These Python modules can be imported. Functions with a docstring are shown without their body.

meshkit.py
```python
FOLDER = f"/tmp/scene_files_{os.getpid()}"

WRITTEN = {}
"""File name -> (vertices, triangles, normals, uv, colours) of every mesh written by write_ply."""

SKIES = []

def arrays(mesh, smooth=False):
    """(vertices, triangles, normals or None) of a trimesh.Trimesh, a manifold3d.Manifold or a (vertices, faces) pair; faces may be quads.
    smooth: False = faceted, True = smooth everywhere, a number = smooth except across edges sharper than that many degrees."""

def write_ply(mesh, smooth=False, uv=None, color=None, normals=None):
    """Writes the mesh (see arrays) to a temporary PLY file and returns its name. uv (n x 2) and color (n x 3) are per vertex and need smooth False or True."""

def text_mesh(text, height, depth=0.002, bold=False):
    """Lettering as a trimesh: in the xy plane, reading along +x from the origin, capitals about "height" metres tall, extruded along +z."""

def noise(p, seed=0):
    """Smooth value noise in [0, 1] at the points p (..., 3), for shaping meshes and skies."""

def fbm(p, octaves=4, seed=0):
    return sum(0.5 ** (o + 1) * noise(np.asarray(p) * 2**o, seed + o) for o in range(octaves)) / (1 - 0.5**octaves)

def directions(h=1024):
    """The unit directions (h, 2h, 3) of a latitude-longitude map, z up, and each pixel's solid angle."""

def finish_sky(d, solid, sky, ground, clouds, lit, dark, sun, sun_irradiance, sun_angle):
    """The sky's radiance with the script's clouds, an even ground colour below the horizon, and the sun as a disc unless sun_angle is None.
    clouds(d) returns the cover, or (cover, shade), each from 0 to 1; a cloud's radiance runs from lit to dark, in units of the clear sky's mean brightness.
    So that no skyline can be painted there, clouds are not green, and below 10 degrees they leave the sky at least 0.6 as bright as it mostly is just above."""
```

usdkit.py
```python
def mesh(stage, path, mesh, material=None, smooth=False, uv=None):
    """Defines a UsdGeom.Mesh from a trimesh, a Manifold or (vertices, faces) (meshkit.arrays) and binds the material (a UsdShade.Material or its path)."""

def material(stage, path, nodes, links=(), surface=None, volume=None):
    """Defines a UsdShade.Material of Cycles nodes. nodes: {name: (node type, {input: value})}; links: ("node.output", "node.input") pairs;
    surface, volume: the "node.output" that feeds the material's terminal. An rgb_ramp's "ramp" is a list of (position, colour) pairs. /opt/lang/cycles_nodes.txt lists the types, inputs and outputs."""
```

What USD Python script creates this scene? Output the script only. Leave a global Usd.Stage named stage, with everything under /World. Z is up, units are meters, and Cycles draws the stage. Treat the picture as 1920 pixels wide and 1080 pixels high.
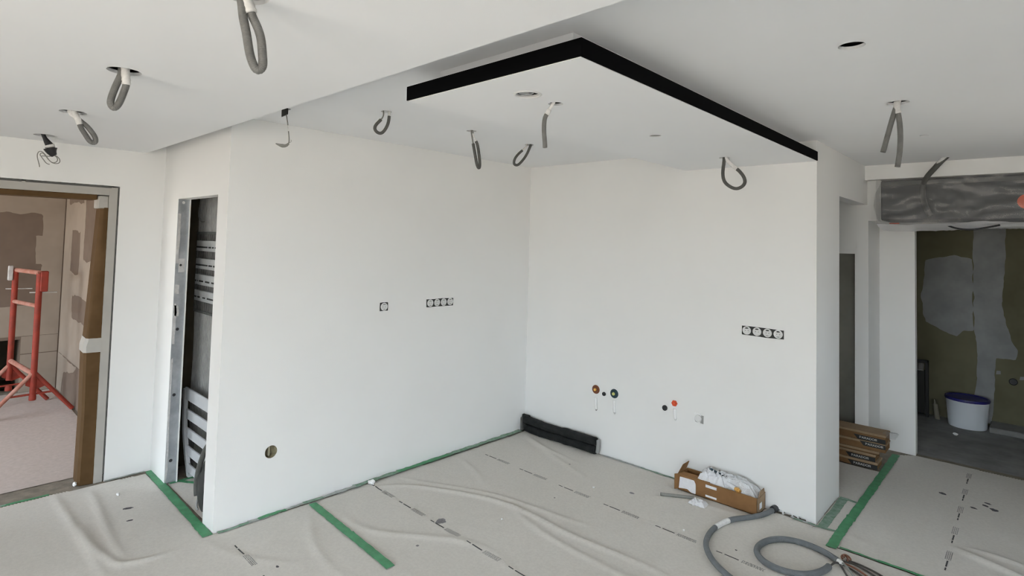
import math, random
import numpy as np
import trimesh, manifold3d, usdkit, meshkit
from scipy.interpolate import CubicSpline
from shapely.geometry import Polygon, box as sbox
from pxr import Usd, UsdGeom, UsdShade, UsdLux, Sdf, Gf, Vt

stage = Usd.Stage.CreateInMemory()
UsdGeom.SetStageUpAxis(stage, UsdGeom.Tokens.z)
UsdGeom.SetStageMetersPerUnit(stage, 1.0)
UsdGeom.Xform.Define(stage, '/World')
UsdGeom.Scope.Define(stage, '/World/Looks')
rng = random.Random(7)
nrng = np.random.default_rng(7)

# ------------------------------------------------------------------ camera, sky, exposure
YAW, PITCH, ROLL = 0.7547, 0.0423, 0.0260
CAM = np.array([3.6091, -4.1360, 1.7947])
F_PX, CX, CY = 1047.78, 954.37, 411.36
EXPOSURE = 0.12

cy_, sy_ = math.cos(YAW), math.sin(YAW)
fwd = np.array([-sy_ * math.cos(PITCH), cy_ * math.cos(PITCH), math.sin(PITCH)])
rgt = np.array([cy_, sy_, 0.0])
upv = np.cross(rgt, fwd)
r_ = math.cos(ROLL) * rgt + math.sin(ROLL) * upv
u_ = -math.sin(ROLL) * rgt + math.cos(ROLL) * upv
cam = UsdGeom.Camera.Define(stage, '/World/camera')
W_AP = 36.0
cam.CreateHorizontalApertureAttr(W_AP)
cam.CreateVerticalApertureAttr(W_AP * 1080 / 1920)
cam.CreateFocalLengthAttr(F_PX / 1920 * W_AP)
cam.CreateHorizontalApertureOffsetAttr((960 - CX) / 1920 * W_AP)
cam.CreateVerticalApertureOffsetAttr((CY - 540) / 1920 * W_AP)
cam.CreateClippingRangeAttr(Gf.Vec2f(0.05, 200.0))
cam.CreateExposureAttr(EXPOSURE)
m4 = Gf.Matrix4d(*r_, 0, *u_, 0, *(-fwd), 0, *CAM, 1)
cam.AddTransformOp().Set(m4)

sky = UsdLux.DomeLight.Define(stage, '/World/sky')
sky.CreateIntensityAttr(1.0)
usdkit.material(stage, '/World/Looks/sky_look', {
    'tc': ('texture_coordinate', {}),
    'sep': ('separate_xyz', {}),
    'ramp': ('rgb_ramp', {'ramp': [(0.0, (1.25, 1.13, 0.98)), (0.47, (1.25, 1.13, 0.98)), (0.50, (1.32, 1.30, 1.25)),
                                   (0.53, (1.50, 1.72, 1.92)), (1.0, (1.40, 1.68, 2.0))]}),
    'mr': ('map_range', {'from_min': -1.0, 'from_max': 1.0, 'to_min': 0.0, 'to_max': 1.0}),
    'bg': ('background_shader', {'strength': 4.0}),
}, [('tc.generated', 'sep.vector'), ('sep.z', 'mr.value'), ('mr.result', 'ramp.fac'), ('ramp.color', 'bg.color')], surface='bg.background')
UsdShade.MaterialBindingAPI.Apply(sky.GetPrim()).Bind(UsdShade.Material.Get(stage, '/World/Looks/sky_look'))

# ------------------------------------------------------------------ helpers
used = {}
info = {}


def numbered(parent, name):
    k = used.get((parent, name), 0)
    used[(parent, name)] = k + 1
    return f'{parent}/{name}' if k == 0 else f'{parent}/{name}_{k:03d}'


def meta(prim, label=None, cat=None, group=None, kind=None):
    for k, v in (('label', label), ('category', cat), ('group', group), ('kind', kind)):
        if v:
            prim.SetCustomDataByKey(k, v)
    return prim


def thing(name, label, cat, loc=(0, 0, 0), group=None):
    path = numbered('/World', name)
    x = UsdGeom.Xform.Define(stage, path)
    x.AddTranslateOp().Set(Gf.Vec3d(*map(float, loc)))
    info[path] = np.array(loc, float)
    return meta(x.GetPrim(), label, cat, group)


def as_tm(m):
    v, f, _ = meshkit.arrays(m)
    return trimesh.Trimesh(v, f, process=False)


def obj(name, mesh, mat, parent=None, smooth=30, label=None, cat=None, group=None, kind=None):
    """One Mesh prim; mesh in world coordinates, stored relative to the thing's base."""
    pp = '/World' if parent is None else str(parent.GetPath())
    path = numbered(pp, name)
    off = info.get(pp, np.zeros(3))
    if isinstance(mesh, (list, tuple)) and not (len(mesh) == 2 and isinstance(mesh[0], np.ndarray)):
        mesh = trimesh.util.concatenate([as_tm(x) for x in mesh])
    v, f, _ = meshkit.arrays(mesh)
    t = trimesh.Trimesh(np.asarray(v) - off, f, process=False)
    t.update_faces(t.nondegenerate_faces(1e-9))
    t.remove_unreferenced_vertices()
    g = usdkit.mesh(stage, path, t, M[mat], smooth)
    info[path] = off
    return meta(g.GetPrim(), label, cat, group, kind)


def bx(lo, hi, ch=0.0):
    lo, hi = np.minimum(lo, hi).astype(float), np.maximum(lo, hi).astype(float)
    if ch <= 0:
        t = trimesh.creation.box(hi - lo)
        t.apply_translation((lo + hi) / 2)
        return t
    pts = []
    for c in np.ndindex(2, 2, 2):
        p = np.where(np.array(c) == 0, lo, hi)
        s = np.where(np.array(c) == 0, 1, -1)
        for k in range(3):
            q = p + s * ch
            q[k] = p[k]
            pts.append(q)
    return trimesh.convex.convex_hull(np.array(pts))


def mf(t):
    t = as_tm(t)
    t.merge_vertices()
    return manifold3d.Manifold(manifold3d.Mesh(np.asarray(t.vertices, np.float32), np.asarray(t.faces, np.uint32)))


def cut(base, *tools):
    a = mf(base)
    for t in tools:
        a = a - mf(t)
    return as_tm(a)


def union(*ms):
    a = mf(ms[0])
    for t in ms[1:]:
        a = a + mf(t)
    return as_tm(a)


def cyl(p0, p1, r, n=24, r1=None):
    p0, p1 = np.array(p0, float), np.array(p1, float)
    r1 = r if r1 is None else r1
    d = p1 - p0
    L = np.linalg.norm(d)
    d /= L
    a = np.cross(d, [0, 0, 1.0]) if abs(d[2]) < 0.9 else np.cross(d, [1.0, 0, 0])
    a /= np.linalg.norm(a)
    b = np.cross(d, a)
    th = np.linspace(0, 2 * np.pi, n, endpoint=False)
    ring = np.cos(th)[:, None] * a + np.sin(th)[:, None] * b
    v = np.vstack([p0 + r * ring, p1 + r1 * ring, [p0], [p1]])
    f = []
    for i in range(n):
        j = (i + 1) % n
        f += [[i, j, n + j], [i, n + j, n + i], [2 * n, j, i], [2 * n + 1, n + i, n + j]]
    t = trimesh.Trimesh(v, f, process=False)
    t.fix_normals()
    return t


def lathe(profile, origin, axis, n=32):
    """profile: (radius, height along axis) pairs, closed at both ends when r = 0."""
    axis = np.array(axis, float) / np.linalg.norm(axis)
    a = np.cross(axis, [0, 0, 1.0]) if abs(axis[2]) < 0.9 else np.array([1.0, 0, 0])
    a /= np.linalg.norm(a)
    b = np.cross(axis, a)
    th = np.linspace(0, 2 * np.pi, n, endpoint=False)
    ring = np.cos(th)[:, None] * a + np.sin(th)[:, None] * b
    v = np.vstack([np.array(origin) + r * ring + h * axis for r, h in profile])
    f = []
    for k in range(len(profile) - 1):
        for i in range(n):
            j = (i + 1) % n
            f += [[k * n + i, k * n + j, (k + 1) * n + j], [k * n + i, (k + 1) * n + j, (k + 1) * n + i]]
    return trimesh.Trimesh(v, f, process=False)


def spline(pts, step=0.004):
    p = np.array(pts, float)
    t = np.concatenate([[0], np.cumsum(np.sqrt(np.linalg.norm(np.diff(p, axis=0), axis=1)))])
    cs = CubicSpline(t, p)
    tt = np.linspace(0, t[-1], 800)
    q = cs(tt)
    s = np.concatenate([[0], np.cumsum(np.linalg.norm(np.diff(q, axis=0), axis=1))])
    n = max(4, int(s[-1] / step))
    si = np.linspace(0, s[-1], n + 1)
    return np.stack([np.interp(si, s, q[:, k]) for k in range(3)], 1)


def sweep(path, radius, n=12, caps=True):
    """Tube along a polyline; radius scalar or per point."""
    p = np.asarray(path, float)
    m = len(p)
    r = np.broadcast_to(radius, (m,)).astype(float)
    tan = np.gradient(p, axis=0)
    tan /= np.linalg.norm(tan, axis=1, keepdims=True) + 1e-12
    a = np.cross(tan[0], [0, 0, 1.0]) if abs(tan[0][2]) < 0.9 else np.cross(tan[0], [1.0, 0, 0])
    a /= np.linalg.norm(a)
    th = np.linspace(0, 2 * np.pi, n, endpoint=False)
    vs = []
    for i in range(m):
        a = a - tan[i] * (a @ tan[i])
        a /= np.linalg.norm(a) + 1e-12
        b = np.cross(tan[i], a)
        vs.append(p[i] + r[i] * (np.cos(th)[:, None] * a + np.sin(th)[:, None] * b))
    v = np.vstack(vs + [[p[0]], [p[-1]]])
    i = np.arange(m - 1)[:, None] * n
    j = np.arange(n)[None, :]
    k = (j + 1) % n
    f = np.stack([np.stack([i + j, i + k, i + n + k], -1), np.stack([i + j, i + n + k, i + n + j], -1)], 2).reshape(-1, 3)
    if caps:
        jj = np.arange(n)
        c0 = np.stack([np.full(n, m * n), (jj + 1) % n, jj], 1)
        c1 = np.stack([np.full(n, m * n + 1), (m - 1) * n + jj, (m - 1) * n + (jj + 1) % n], 1)
        f = np.vstack([f, c0, c1])
    return trimesh.Trimesh(v, f, process=False)


def corrugated(pts, r, pitch=0.0042, amp=0.09, n=12, t0=0.0, t1=1.0):
    """Corrugated flexible conduit between fractions t0 and t1 of a spline."""
    q = spline(pts, pitch / 3)
    a, b = int(t0 * (len(q) - 1)), int(t1 * (len(q) - 1))
    q = q[a:b + 1]
    k = np.arange(len(q)) % 3
    rr = np.where(k == 0, r * (1 - amp), r)
    return sweep(q, rr, n)


def wrap(pts, r, t0, t1, n=14, seed=0):
    """A crumpled tape wrapping over part of a spline."""
    q = spline(pts, 0.006)
    a, b = int(t0 * (len(q) - 1)), max(int(t1 * (len(q) - 1)), int(t0 * (len(q) - 1)) + 3)
    q = q[a:b + 1]
    g = np.random.default_rng(seed)
    return sweep(q, r * (1 + 0.18 * g.random(len(q))), n)


def extrude(poly, h, O, U, V):
    """Shapely polygon in the (U, V) frame at O, thickened by h along U x V."""
    ms = []
    U, V = np.array(U, float), np.array(V, float)
    N = np.cross(U, V)
    for g in getattr(poly, 'geoms', [poly]):
        if g.is_empty or g.area < 1e-9:
            continue
        t = trimesh.creation.extrude_polygon(g, h, engine='earcut')
        v = t.vertices
        t.vertices = np.array(O) + v[:, :1] * U + v[:, 1:2] * V + v[:, 2:3] * N
        ms.append(t)
    return trimesh.util.concatenate(ms)


def rough(poly, amp=0.008, step=0.02, seed=0):
    """Wobbles a polygon's outline."""
    n = max(12, int(poly.exterior.length / step))
    pts = np.array([poly.exterior.interpolate(i / n, normalized=True).coords[0] for i in range(n)])
    a = meshkit.fbm(np.c_[pts * 9, np.full(n, seed)], 3, seed) - 0.5
    b = meshkit.fbm(np.c_[pts * 9 + 40, np.full(n, seed)], 3, seed + 3) - 0.5
    q = Polygon(pts + 2.2 * amp * np.c_[a, b]).buffer(0)
    return q


def strip(p0, p1, w, z=0.0045, th=0.0006, seed=0, ragged=0.003):
    """A tape strip lying on the floor, with uneven edges and small ripples."""
    p0, p1 = np.array(p0, float), np.array(p1, float)
    d = p1 - p0
    L = np.linalg.norm(d)
    d /= L
    nn = np.array([-d[1], d[0]])
    m = max(6, int(L / 0.012))
    s = np.linspace(0, L, m)
    e = lambda k: ragged * (meshkit.fbm(np.c_[s * 22, np.full(m, k), np.full(m, seed)], 3, seed + k) - 0.5) * 2
    zz = z + 0.0025 * meshkit.fbm(np.c_[s * 30, np.zeros(m), np.full(m, seed + 5)], 2, seed)
    rows = []
    for t, k in ((-1, 1), (-0.33, 2), (0.33, 3), (1, 4)):
        off = t * w / 2 + (e(k) if abs(t) == 1 else 0)
        c = p0 + s[:, None] * d + (off * np.ones(m))[:, None] * nn
        rows.append(np.c_[c, zz + (0.0006 if abs(t) < 1 else 0)])
    top = np.stack(rows, 1).reshape(-1, 3)
    f = []
    for i in range(m - 1):
        for k in range(3):
            a = i * 4 + k
            f += [[a, a + 4, a + 5], [a, a + 5, a + 1]]
    t = trimesh.Trimesh(top, f, process=False)
    if t.face_normals[:, 2].mean() < 0:
        t.invert()
    b = t.copy()
    b.vertices = b.vertices - [0, 0, th]
    b.invert()
    return trimesh.util.concatenate([t, b])


# ------------------------------------------------------------------ materials
M = {}


def mat(name, color, rough_=0.6, spec=0.5, var=0.0, scale=6.0, bump=0.0, bscale=60.0, metallic=0.0, transl=0.0, detail=4.0, color2=None, coat=0.0):
    nodes = {'p': ('principled_bsdf', {'base_color': color, 'roughness': rough_, 'specular_ior_level': spec, 'metallic': metallic, 'coat_weight': coat})}
    links = []
    if var or color2 is not None or bump:
        nodes['tc'] = ('geometry', {})
    if var or color2 is not None:
        c2 = color2 if color2 is not None else tuple(c * (1 - var) for c in color)
        nodes['n'] = ('noise_texture', {'scale': scale, 'detail': detail, 'roughness': 0.6})
        nodes['r'] = ('rgb_ramp', {'ramp': [(0.35, c2), (0.65, color)]})
        links += [('tc.position', 'n.vector'), ('n.fac', 'r.fac'), ('r.color', 'p.base_color')]
    if bump:
        nodes['nb'] = ('noise_texture', {'scale': bscale, 'detail': 3.0})
        nodes['b'] = ('bump', {'strength': bump, 'distance': 0.002})
        links += [('tc.position', 'nb.vector'), ('nb.fac', 'b.height'), ('b.normal', 'p.normal')]
    surf = 'p.BSDF'
    if transl:
        nodes['tb'] = ('transparent_bsdf', {})
        nodes['mx'] = ('mix_closure', {'fac': transl})
        links += [('p.BSDF', 'mx.closure1'), ('tb.BSDF', 'mx.closure2')]
        surf = 'mx.closure'
    M[name] = usdkit.material(stage, '/World/Looks/' + name, nodes, links, surface=surf)


mat('paint', (0.80, 0.80, 0.785), 0.75, 0.25, var=0.02, scale=1.5, bump=0.12, bscale=260)
mat('paint_ceiling', (0.79, 0.80, 0.81), 0.8, 0.2, var=0.02, scale=1.2, bump=0.08, bscale=260)
mat('black_fascia', (0.0018, 0.0019, 0.0024), 0.8, 0.05)
mat("sheet", (0.62, 0.59, 0.54), 0.85, 0.2, color2=(0.575, 0.545, 0.50), scale=60, bump=0.35, bscale=420)
mat('sheet_pink', (0.56, 0.48, 0.44), 0.9, 0.2, color2=(0.50, 0.43, 0.39), scale=30, bump=0.3, bscale=300)
mat('print', (0.085, 0.085, 0.085), 0.8, 0.2)
mat('print_pale', (0.26, 0.255, 0.245), 0.8, 0.2)
mat('stain', (0.10, 0.095, 0.10), 0.7, 0.3, var=0.4, scale=80)
mat('screed', (0.27, 0.235, 0.19), 0.9, 0.2, color2=(0.19, 0.165, 0.135), scale=14, bump=0.5, bscale=120)
mat('concrete_dark', (0.30, 0.30, 0.29), 0.9, 0.2, color2=(0.22, 0.22, 0.215), scale=5, bump=0.5, bscale=90)
mat('green_tape', (0.075, 0.285, 0.135), 0.55, 0.4, color2=(0.06, 0.215, 0.10), scale=22)
mat('green_tape_dusty', (0.27, 0.35, 0.29), 0.75, 0.3, color2=(0.13, 0.24, 0.16), scale=30)
mat('grey_film', (0.42, 0.43, 0.42), 0.5, 0.4, color2=(0.26, 0.29, 0.27), scale=24)
mat('conduit_grey', (0.17, 0.17, 0.162), 0.45, 0.45, var=0.25, scale=25)
mat('conduit_dark', (0.095, 0.095, 0.088), 0.5, 0.4, var=0.2, scale=25)
mat('hose_grey', (0.15, 0.163, 0.17), 0.42, 0.45, var=0.2, scale=20)
mat('white_tape', (0.75, 0.74, 0.72), 0.55, 0.4, var=0.15, scale=60)
mat('cable_grey', (0.22, 0.22, 0.20), 0.5, 0.4)
mat('cable_dark', (0.05, 0.045, 0.04), 0.45, 0.4)
mat('cable_brown', (0.20, 0.085, 0.05), 0.5, 0.4)
mat('black_plastic', (0.02, 0.02, 0.022), 0.45, 0.4)
mat('socket_white', (0.68, 0.68, 0.67), 0.4, 0.5)
mat('socket_grey', (0.30, 0.30, 0.29), 0.5, 0.4)
mat('box_dark', (0.035, 0.036, 0.034), 0.6, 0.3)
mat('box_cream', (0.52, 0.49, 0.37), 0.6, 0.3)
mat('brass_box', (0.34, 0.30, 0.19), 0.45, 0.5, var=0.5, scale=60)
mat('foam', (0.008, 0.009, 0.009), 0.75, 0.2, color2=(0.018, 0.019, 0.019), scale=18, bump=0.6, bscale=60)
mat('plug_brown', (0.15, 0.045, 0.015), 0.4, 0.5)
mat('plug_yellow', (0.80, 0.45, 0.10), 0.4, 0.5)
mat('plug_teal', (0.012, 0.032, 0.045), 0.4, 0.5)
mat('plug_lime', (0.62, 0.62, 0.22), 0.4, 0.5)
mat('plug_red', (0.62, 0.075, 0.02), 0.4, 0.5)
mat('plaster', (0.82, 0.82, 0.81), 0.85, 0.2, bump=0.4, bscale=150)
mat('steel', (0.50, 0.52, 0.54), 0.42, 0.5, color2=(0.36, 0.38, 0.40), scale=9, metallic=0.7)
mat('plaster_smear', (0.62, 0.61, 0.60), 0.85, 0.2, var=0.2, scale=30)
mat('board_brown', (0.10, 0.085, 0.06), 0.9, 0.2, var=0.2, scale=8)
mat('combed_grey', (0.16, 0.165, 0.16), 0.85, 0.2, color2=(0.11, 0.115, 0.11), scale=12)
mat('mortar', (0.42, 0.42, 0.41), 0.9, 0.2, var=0.2, scale=15)
mat('breaker', (0.42, 0.43, 0.43), 0.45, 0.4)
mat('white_plastic', (0.48, 0.49, 0.50), 0.4, 0.5, var=0.08, scale=5)
mat('cardboard', (0.27, 0.145, 0.062), 0.85, 0.2, color2=(0.22, 0.115, 0.048), scale=7, bump=0.15, bscale=200)
mat('cardboard_dull', (0.115, 0.066, 0.028), 0.85, 0.2, color2=(0.09, 0.05, 0.02), scale=4)
mat('lining_grey', (0.45, 0.43, 0.395), 0.8, 0.2, var=0.1, scale=5)
mat('cardboard_pale', (0.34, 0.245, 0.155), 0.85, 0.2, color2=(0.29, 0.20, 0.125), scale=9)
mat('cardboard_side', (0.22, 0.125, 0.06), 0.85, 0.2, color2=(0.18, 0.10, 0.045), scale=9)
mat('label_black', (0.015, 0.015, 0.015), 0.5, 0.4)
mat('label_text', (0.50, 0.49, 0.46), 0.6, 0.3)
mat('paper_white', (0.80, 0.80, 0.82), 0.7, 0.3, var=0.08, scale=40)
mat('film_clear', (0.86, 0.87, 0.88), 0.25, 0.6, transl=0.42)
mat('film_dull', (0.16, 0.165, 0.17), 0.22, 0.8, transl=0.72)
mat('film_milky', (0.82, 0.82, 0.84), 0.35, 0.5, transl=0.22)
mat('brass', (0.80, 0.48, 0.16), 0.3, 0.5, metallic=0.9)
mat('red_paint', (0.36, 0.05, 0.03), 0.6, 0.3, color2=(0.25, 0.045, 0.03), scale=12)
mat('red_dusty', (0.50, 0.27, 0.22), 0.75, 0.3, color2=(0.42, 0.17, 0.12), scale=14)
mat('raw_board', (0.20, 0.152, 0.12), 0.95, 0.15, var=0.12, scale=4)
mat('joint_compound', (0.36, 0.30, 0.245), 0.9, 0.2, var=0.12, scale=3)
mat('green_board', (0.19, 0.18, 0.12), 0.95, 0.15, color2=(0.15, 0.142, 0.09), scale=2.5)
mat('grey_plaster', (0.36, 0.37, 0.37), 0.9, 0.2, color2=(0.28, 0.29, 0.29), scale=4)
mat('corridor_grey', (0.42, 0.42, 0.37), 0.9, 0.2, var=0.2, scale=3)
mat('unit_grey', (0.035, 0.038, 0.041), 0.5, 0.4, var=0.15, scale=6)
mat('orange_sticker', (0.80, 0.10, 0.01), 0.5, 0.4)
mat('blue_lid', (0.020, 0.018, 0.14), 0.4, 0.5)
mat('bucket_white', (0.72, 0.76, 0.80), 0.4, 0.5)
mat('pale_tube', (0.25, 0.235, 0.185), 0.6, 0.3)
mat('chip', (0.85, 0.85, 0.84), 0.8, 0.2)
mat('render_white', (0.6, 0.6, 0.58), 0.9, 0.2)

# ------------------------------------------------------------------ structure
ZC, ZL, ZK = 2.541, 2.407, 2.399           # high ceiling, lower ceiling, canopy underside
LA, LB = 2.8214, 2.5492                    # lengths of the left and the back wall
TOP = 2.75


WY = -7.3                                   # the window wall, behind the camera


def struct(name, mesh, mt, smooth=False):
    return obj(name, mesh, mt, kind='structure', smooth=smooth)


struct('floor', [bx((-4.9, WY - 0.1, -0.12), (5.1, 2.12, 0.0)), bx((0.9, 2.12, -0.12), (2.5, 2.5, 0.0))], 'screed')
struct('floor_bathroom', bx((2.5, 2.12, -0.12), (5.1, 4.0, 0.0)), 'concrete_dark')
# high ceiling with the mounting holes cut through
def vhole(x, y, r, z):
    return cyl((x, y, z - 0.05), (x, y, z + 0.15), r, 32)
hi = bx((-0.2, -2.951, ZC), (5.0, 2.3, ZC + 0.0125))
hi = cut(hi, *[vhole(x, y, r, ZC) for x, y, r in ((0.864, -2.284, 0.030), (0.858, -1.602, 0.034), (0.832, -0.981, 0.034),
                                                  (3.134, -1.841, 0.043), (3.124, -0.82, 0.047), (3.111, 0.20, 0.024), (0.437, -2.69, 0.03))])
struct('ceiling', hi, 'paint_ceiling')
struct('ceiling_cupboard', bx((-1.4, -2.951, ZC), (-0.2, -2.3, ZC + 0.022)), 'paint_ceiling')
lo = bx((-1.303, WY, ZL), (5.0, -2.951, ZL + 0.0125))
lo = cut(lo, *[vhole(x, y, r, ZL) for x, y, r in ((2.15, -3.586, 0.055), (1.10, -3.619, 0.056), (0.018, -3.605, 0.058), (-1.013, -3.587, 0.06))])
lo = trimesh.util.concatenate([lo, bx((-1.303, -2.963, ZL + 0.0125), (5.0, -2.951, TOP))])
struct('ceiling_lower', lo, 'paint_ceiling')
struct('ceiling_roof', bx((-4.9, WY - 0.2, TOP), (5.1, 4.0, TOP + 0.1)), 'paint_ceiling')
struct('ceiling_side_room', bx((-4.9, WY, 2.55), (-1.503, -2.93, 2.6)), 'joint_compound')

rb = cyl((0.05, -2.486, 0.407), (-0.07, -2.486, 0.407), 0.040, 40)
struct('wall_left', cut(bx((-0.174, -LA, 0), (0, 0.1, TOP)), rb), 'paint')
wb = bx((0, 0, 0), (LB, 0.1, TOP))
notches = [bx((a, -0.02, -0.01), (b, 0.03, h)) for a, b, h in ((2.27, 2.34, 0.026), (2.352, 2.40, 0.022), (2.41, 2.435, 0.018), (2.445, 2.49, 0.022))]
wb = cut(wb, *notches)
struct('wall_back', wb, 'paint')
struct('wall_back_end', cut(bx((LB - 0.1, 0.1, 0), (LB, 0.5966, TOP)), bx((LB - 0.02, 0.2, -0.01), (LB + 0.1, 0.5, 0.008))), 'paint')
struct('wall_passage_lintel', bx((LB - 0.1, 0.5966, 2.2098), (LB, 1.567, TOP)), 'paint')
struct('wall_passage_pier', bx((2.4535, 1.567, 0), (2.5555, 2.05, TOP)), 'paint')
struct('wall_passage_far', [bx((1.0, 1.567, 1.779), (2.4535, 1.66, TOP)), bx((1.0, 1.567, 0), (1.75, 1.66, 1.779))], 'paint')
struct('wall_corridor', [bx((1.0, 1.80, 0), (2.4535, 1.90, TOP)), bx((0.9, 0.1, 0), (1.0, 1.9, TOP))], 'corridor_grey')
# closet front and its inside
struct('wall_cupboard', [bx((-0.953, -LA, 2.0544), (-0.174, -LA + 0.08, TOP)), bx((-1.303, -LA, 0), (-0.953, -LA + 0.075, TOP))], 'paint')
struct('wall_cupboard_side', bx((-1.30, -LA + 0.075, 0), (-1.24, -2.50, TOP)), 'board_brown')
wcb = struct('wall_cupboard_back', bx((-1.24, -2.58, 0), (-0.174, -2.50, TOP)), 'combed_grey')
comb = []
for i in range(44):                        # combed mortar ridges
    x = -1.225 + i * 0.024
    zz = np.arange(0.02, 2.5, 0.05)
    px = x + 0.007 * np.sin(zz * 9 + i * 0.7) + 0.006 * (meshkit.fbm(np.c_[zz * 3, np.full_like(zz, i * 0.31), zz * 0], 3, 4) - 0.5)
    comb.append(sweep(np.c_[px, np.full_like(zz, -2.581), zz], 0.0075, 5))
obj('mortar_ridge', comb, 'mortar', wcb, 40, kind='stuff')
# wall with the doorway to the side room
struct('wall_doorway', [bx((-1.503, -3.11, 0), (-1.303, -2.50, TOP)), bx((-1.503, -4.62, 2.136), (-1.303, -3.11, TOP)),
                        bx((-1.503, WY, 0), (-1.303, -4.62, TOP))], 'paint')
# hidden sides of the big room: right wall and the window wall behind the camera
WX0, WX1, WZ = 1.5, 4.6, 2.36
VY0, VY1 = -0.42, 0.03
WY0, WY1 = -6.4, -5.35                       # the window in the right wall
struct('wall_right', [bx((4.9, WY, 0), (5.0, WY0, TOP)), bx((4.9, WY1, 0), (5.0, VY0, TOP)), bx((4.9, VY1, 0), (5.0, 4.0, TOP)), bx((4.9, WY0, WZ), (5.0, WY1, TOP)), bx((4.9, VY0, 2.2), (5.0, VY1, TOP)), bx((4.9, VY0, 0), (5.0, VY1, 1.1))], 'paint')

struct('wall_window', [bx((-1.503, WY - 0.2, 0), (WX0, WY, TOP)), bx((WX1, WY - 0.2, 0), (5.0, WY, TOP)), bx((WX0, WY - 0.2, WZ), (WX1, WY, TOP))], 'paint')
fr = []
for k in range(4):
    x = WX0 + (WX1 - WX0) * k / 3
    fr.append(bx((x - 0.035, WY - 0.13, 0.0), (x + 0.035, WY - 0.07, WZ), 0.004))
fr += [bx((WX0, WY - 0.13, 0.0), (WX1, WY - 0.07, 0.06), 0.004), bx((WX0, WY - 0.13, WZ - 0.06), (WX1, WY - 0.07, WZ), 0.004)]
struct('window_1', fr, 'socket_white')
fr = [bx((4.93, y - 0.035, 0.0), (4.99, y + 0.035, WZ), 0.004) for y in (WY0, (WY0 + WY1) / 2, WY1)]
fr += [bx((4.93, WY0, 0.0), (4.99, WY1, 0.06), 0.004), bx((4.93, WY0, WZ - 0.06), (4.99, WY1, WZ), 0.004)]
struct('window_2', fr, 'socket_white')
struct('window_3', [bx((4.93, VY0, 0.9), (4.99, VY0 + 0.05, 2.2)), bx((4.93, VY1 - 0.05, 0.9), (4.99, VY1, 2.2)), bx((4.93, VY0, 0.9), (4.99, VY1, 0.95)), bx((4.93, VY0, 2.15), (4.99, VY1, 2.2))], 'socket_white')
# side room
struct('wall_side_room_window', [bx((-4.9, WY - 0.2, 0), (-4.5, WY, TOP)), bx((-1.9, WY - 0.2, 0), (-1.5, WY, TOP)),
                                 bx((-4.5, WY - 0.2, 2.35), (-1.9, WY, TOP))], 'joint_compound')
back = cut(bx((-4.8, WY, 0), (-4.6, -2.8, TOP)), bx((-4.9, -3.70, -0.1), (-4.5, -3.268, 0.585)))
wsr = struct('wall_side_room', back, 'raw_board')
struct('wall_side_room_niche', [bx((-5.45, -4.2, 0), (-5.40, -3.0, 0.9)), bx((-5.4, -3.268, 0), (-4.8, -3.1, 0.9)), bx((-5.4, -3.9, 0.585), (-4.8, -3.1, 0.7)), bx((-5.4, -3.9, 0), (-4.8, -3.7, 0.7)), bx((-5.4, -3.9, -0.1), (-4.8, -3.1, 0.0))], 'board_brown')
lay = sbox(-6.0, 0.62, -2.94, 2.54)
for d in (sbox(-3.62, 1.73, -3.135, 1.985), sbox(-3.9, 0.955, -3.19, 1.80), sbox(-3.20, 0.95, -3.12, 1.42), sbox(-5.8, 0.9, -4.2, 2.2)):
    lay = lay.difference(rough(d, 0.022, 0.03, 2))
lay2 = sbox(-3.262, 0.0, -2.94, 0.415)
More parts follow.
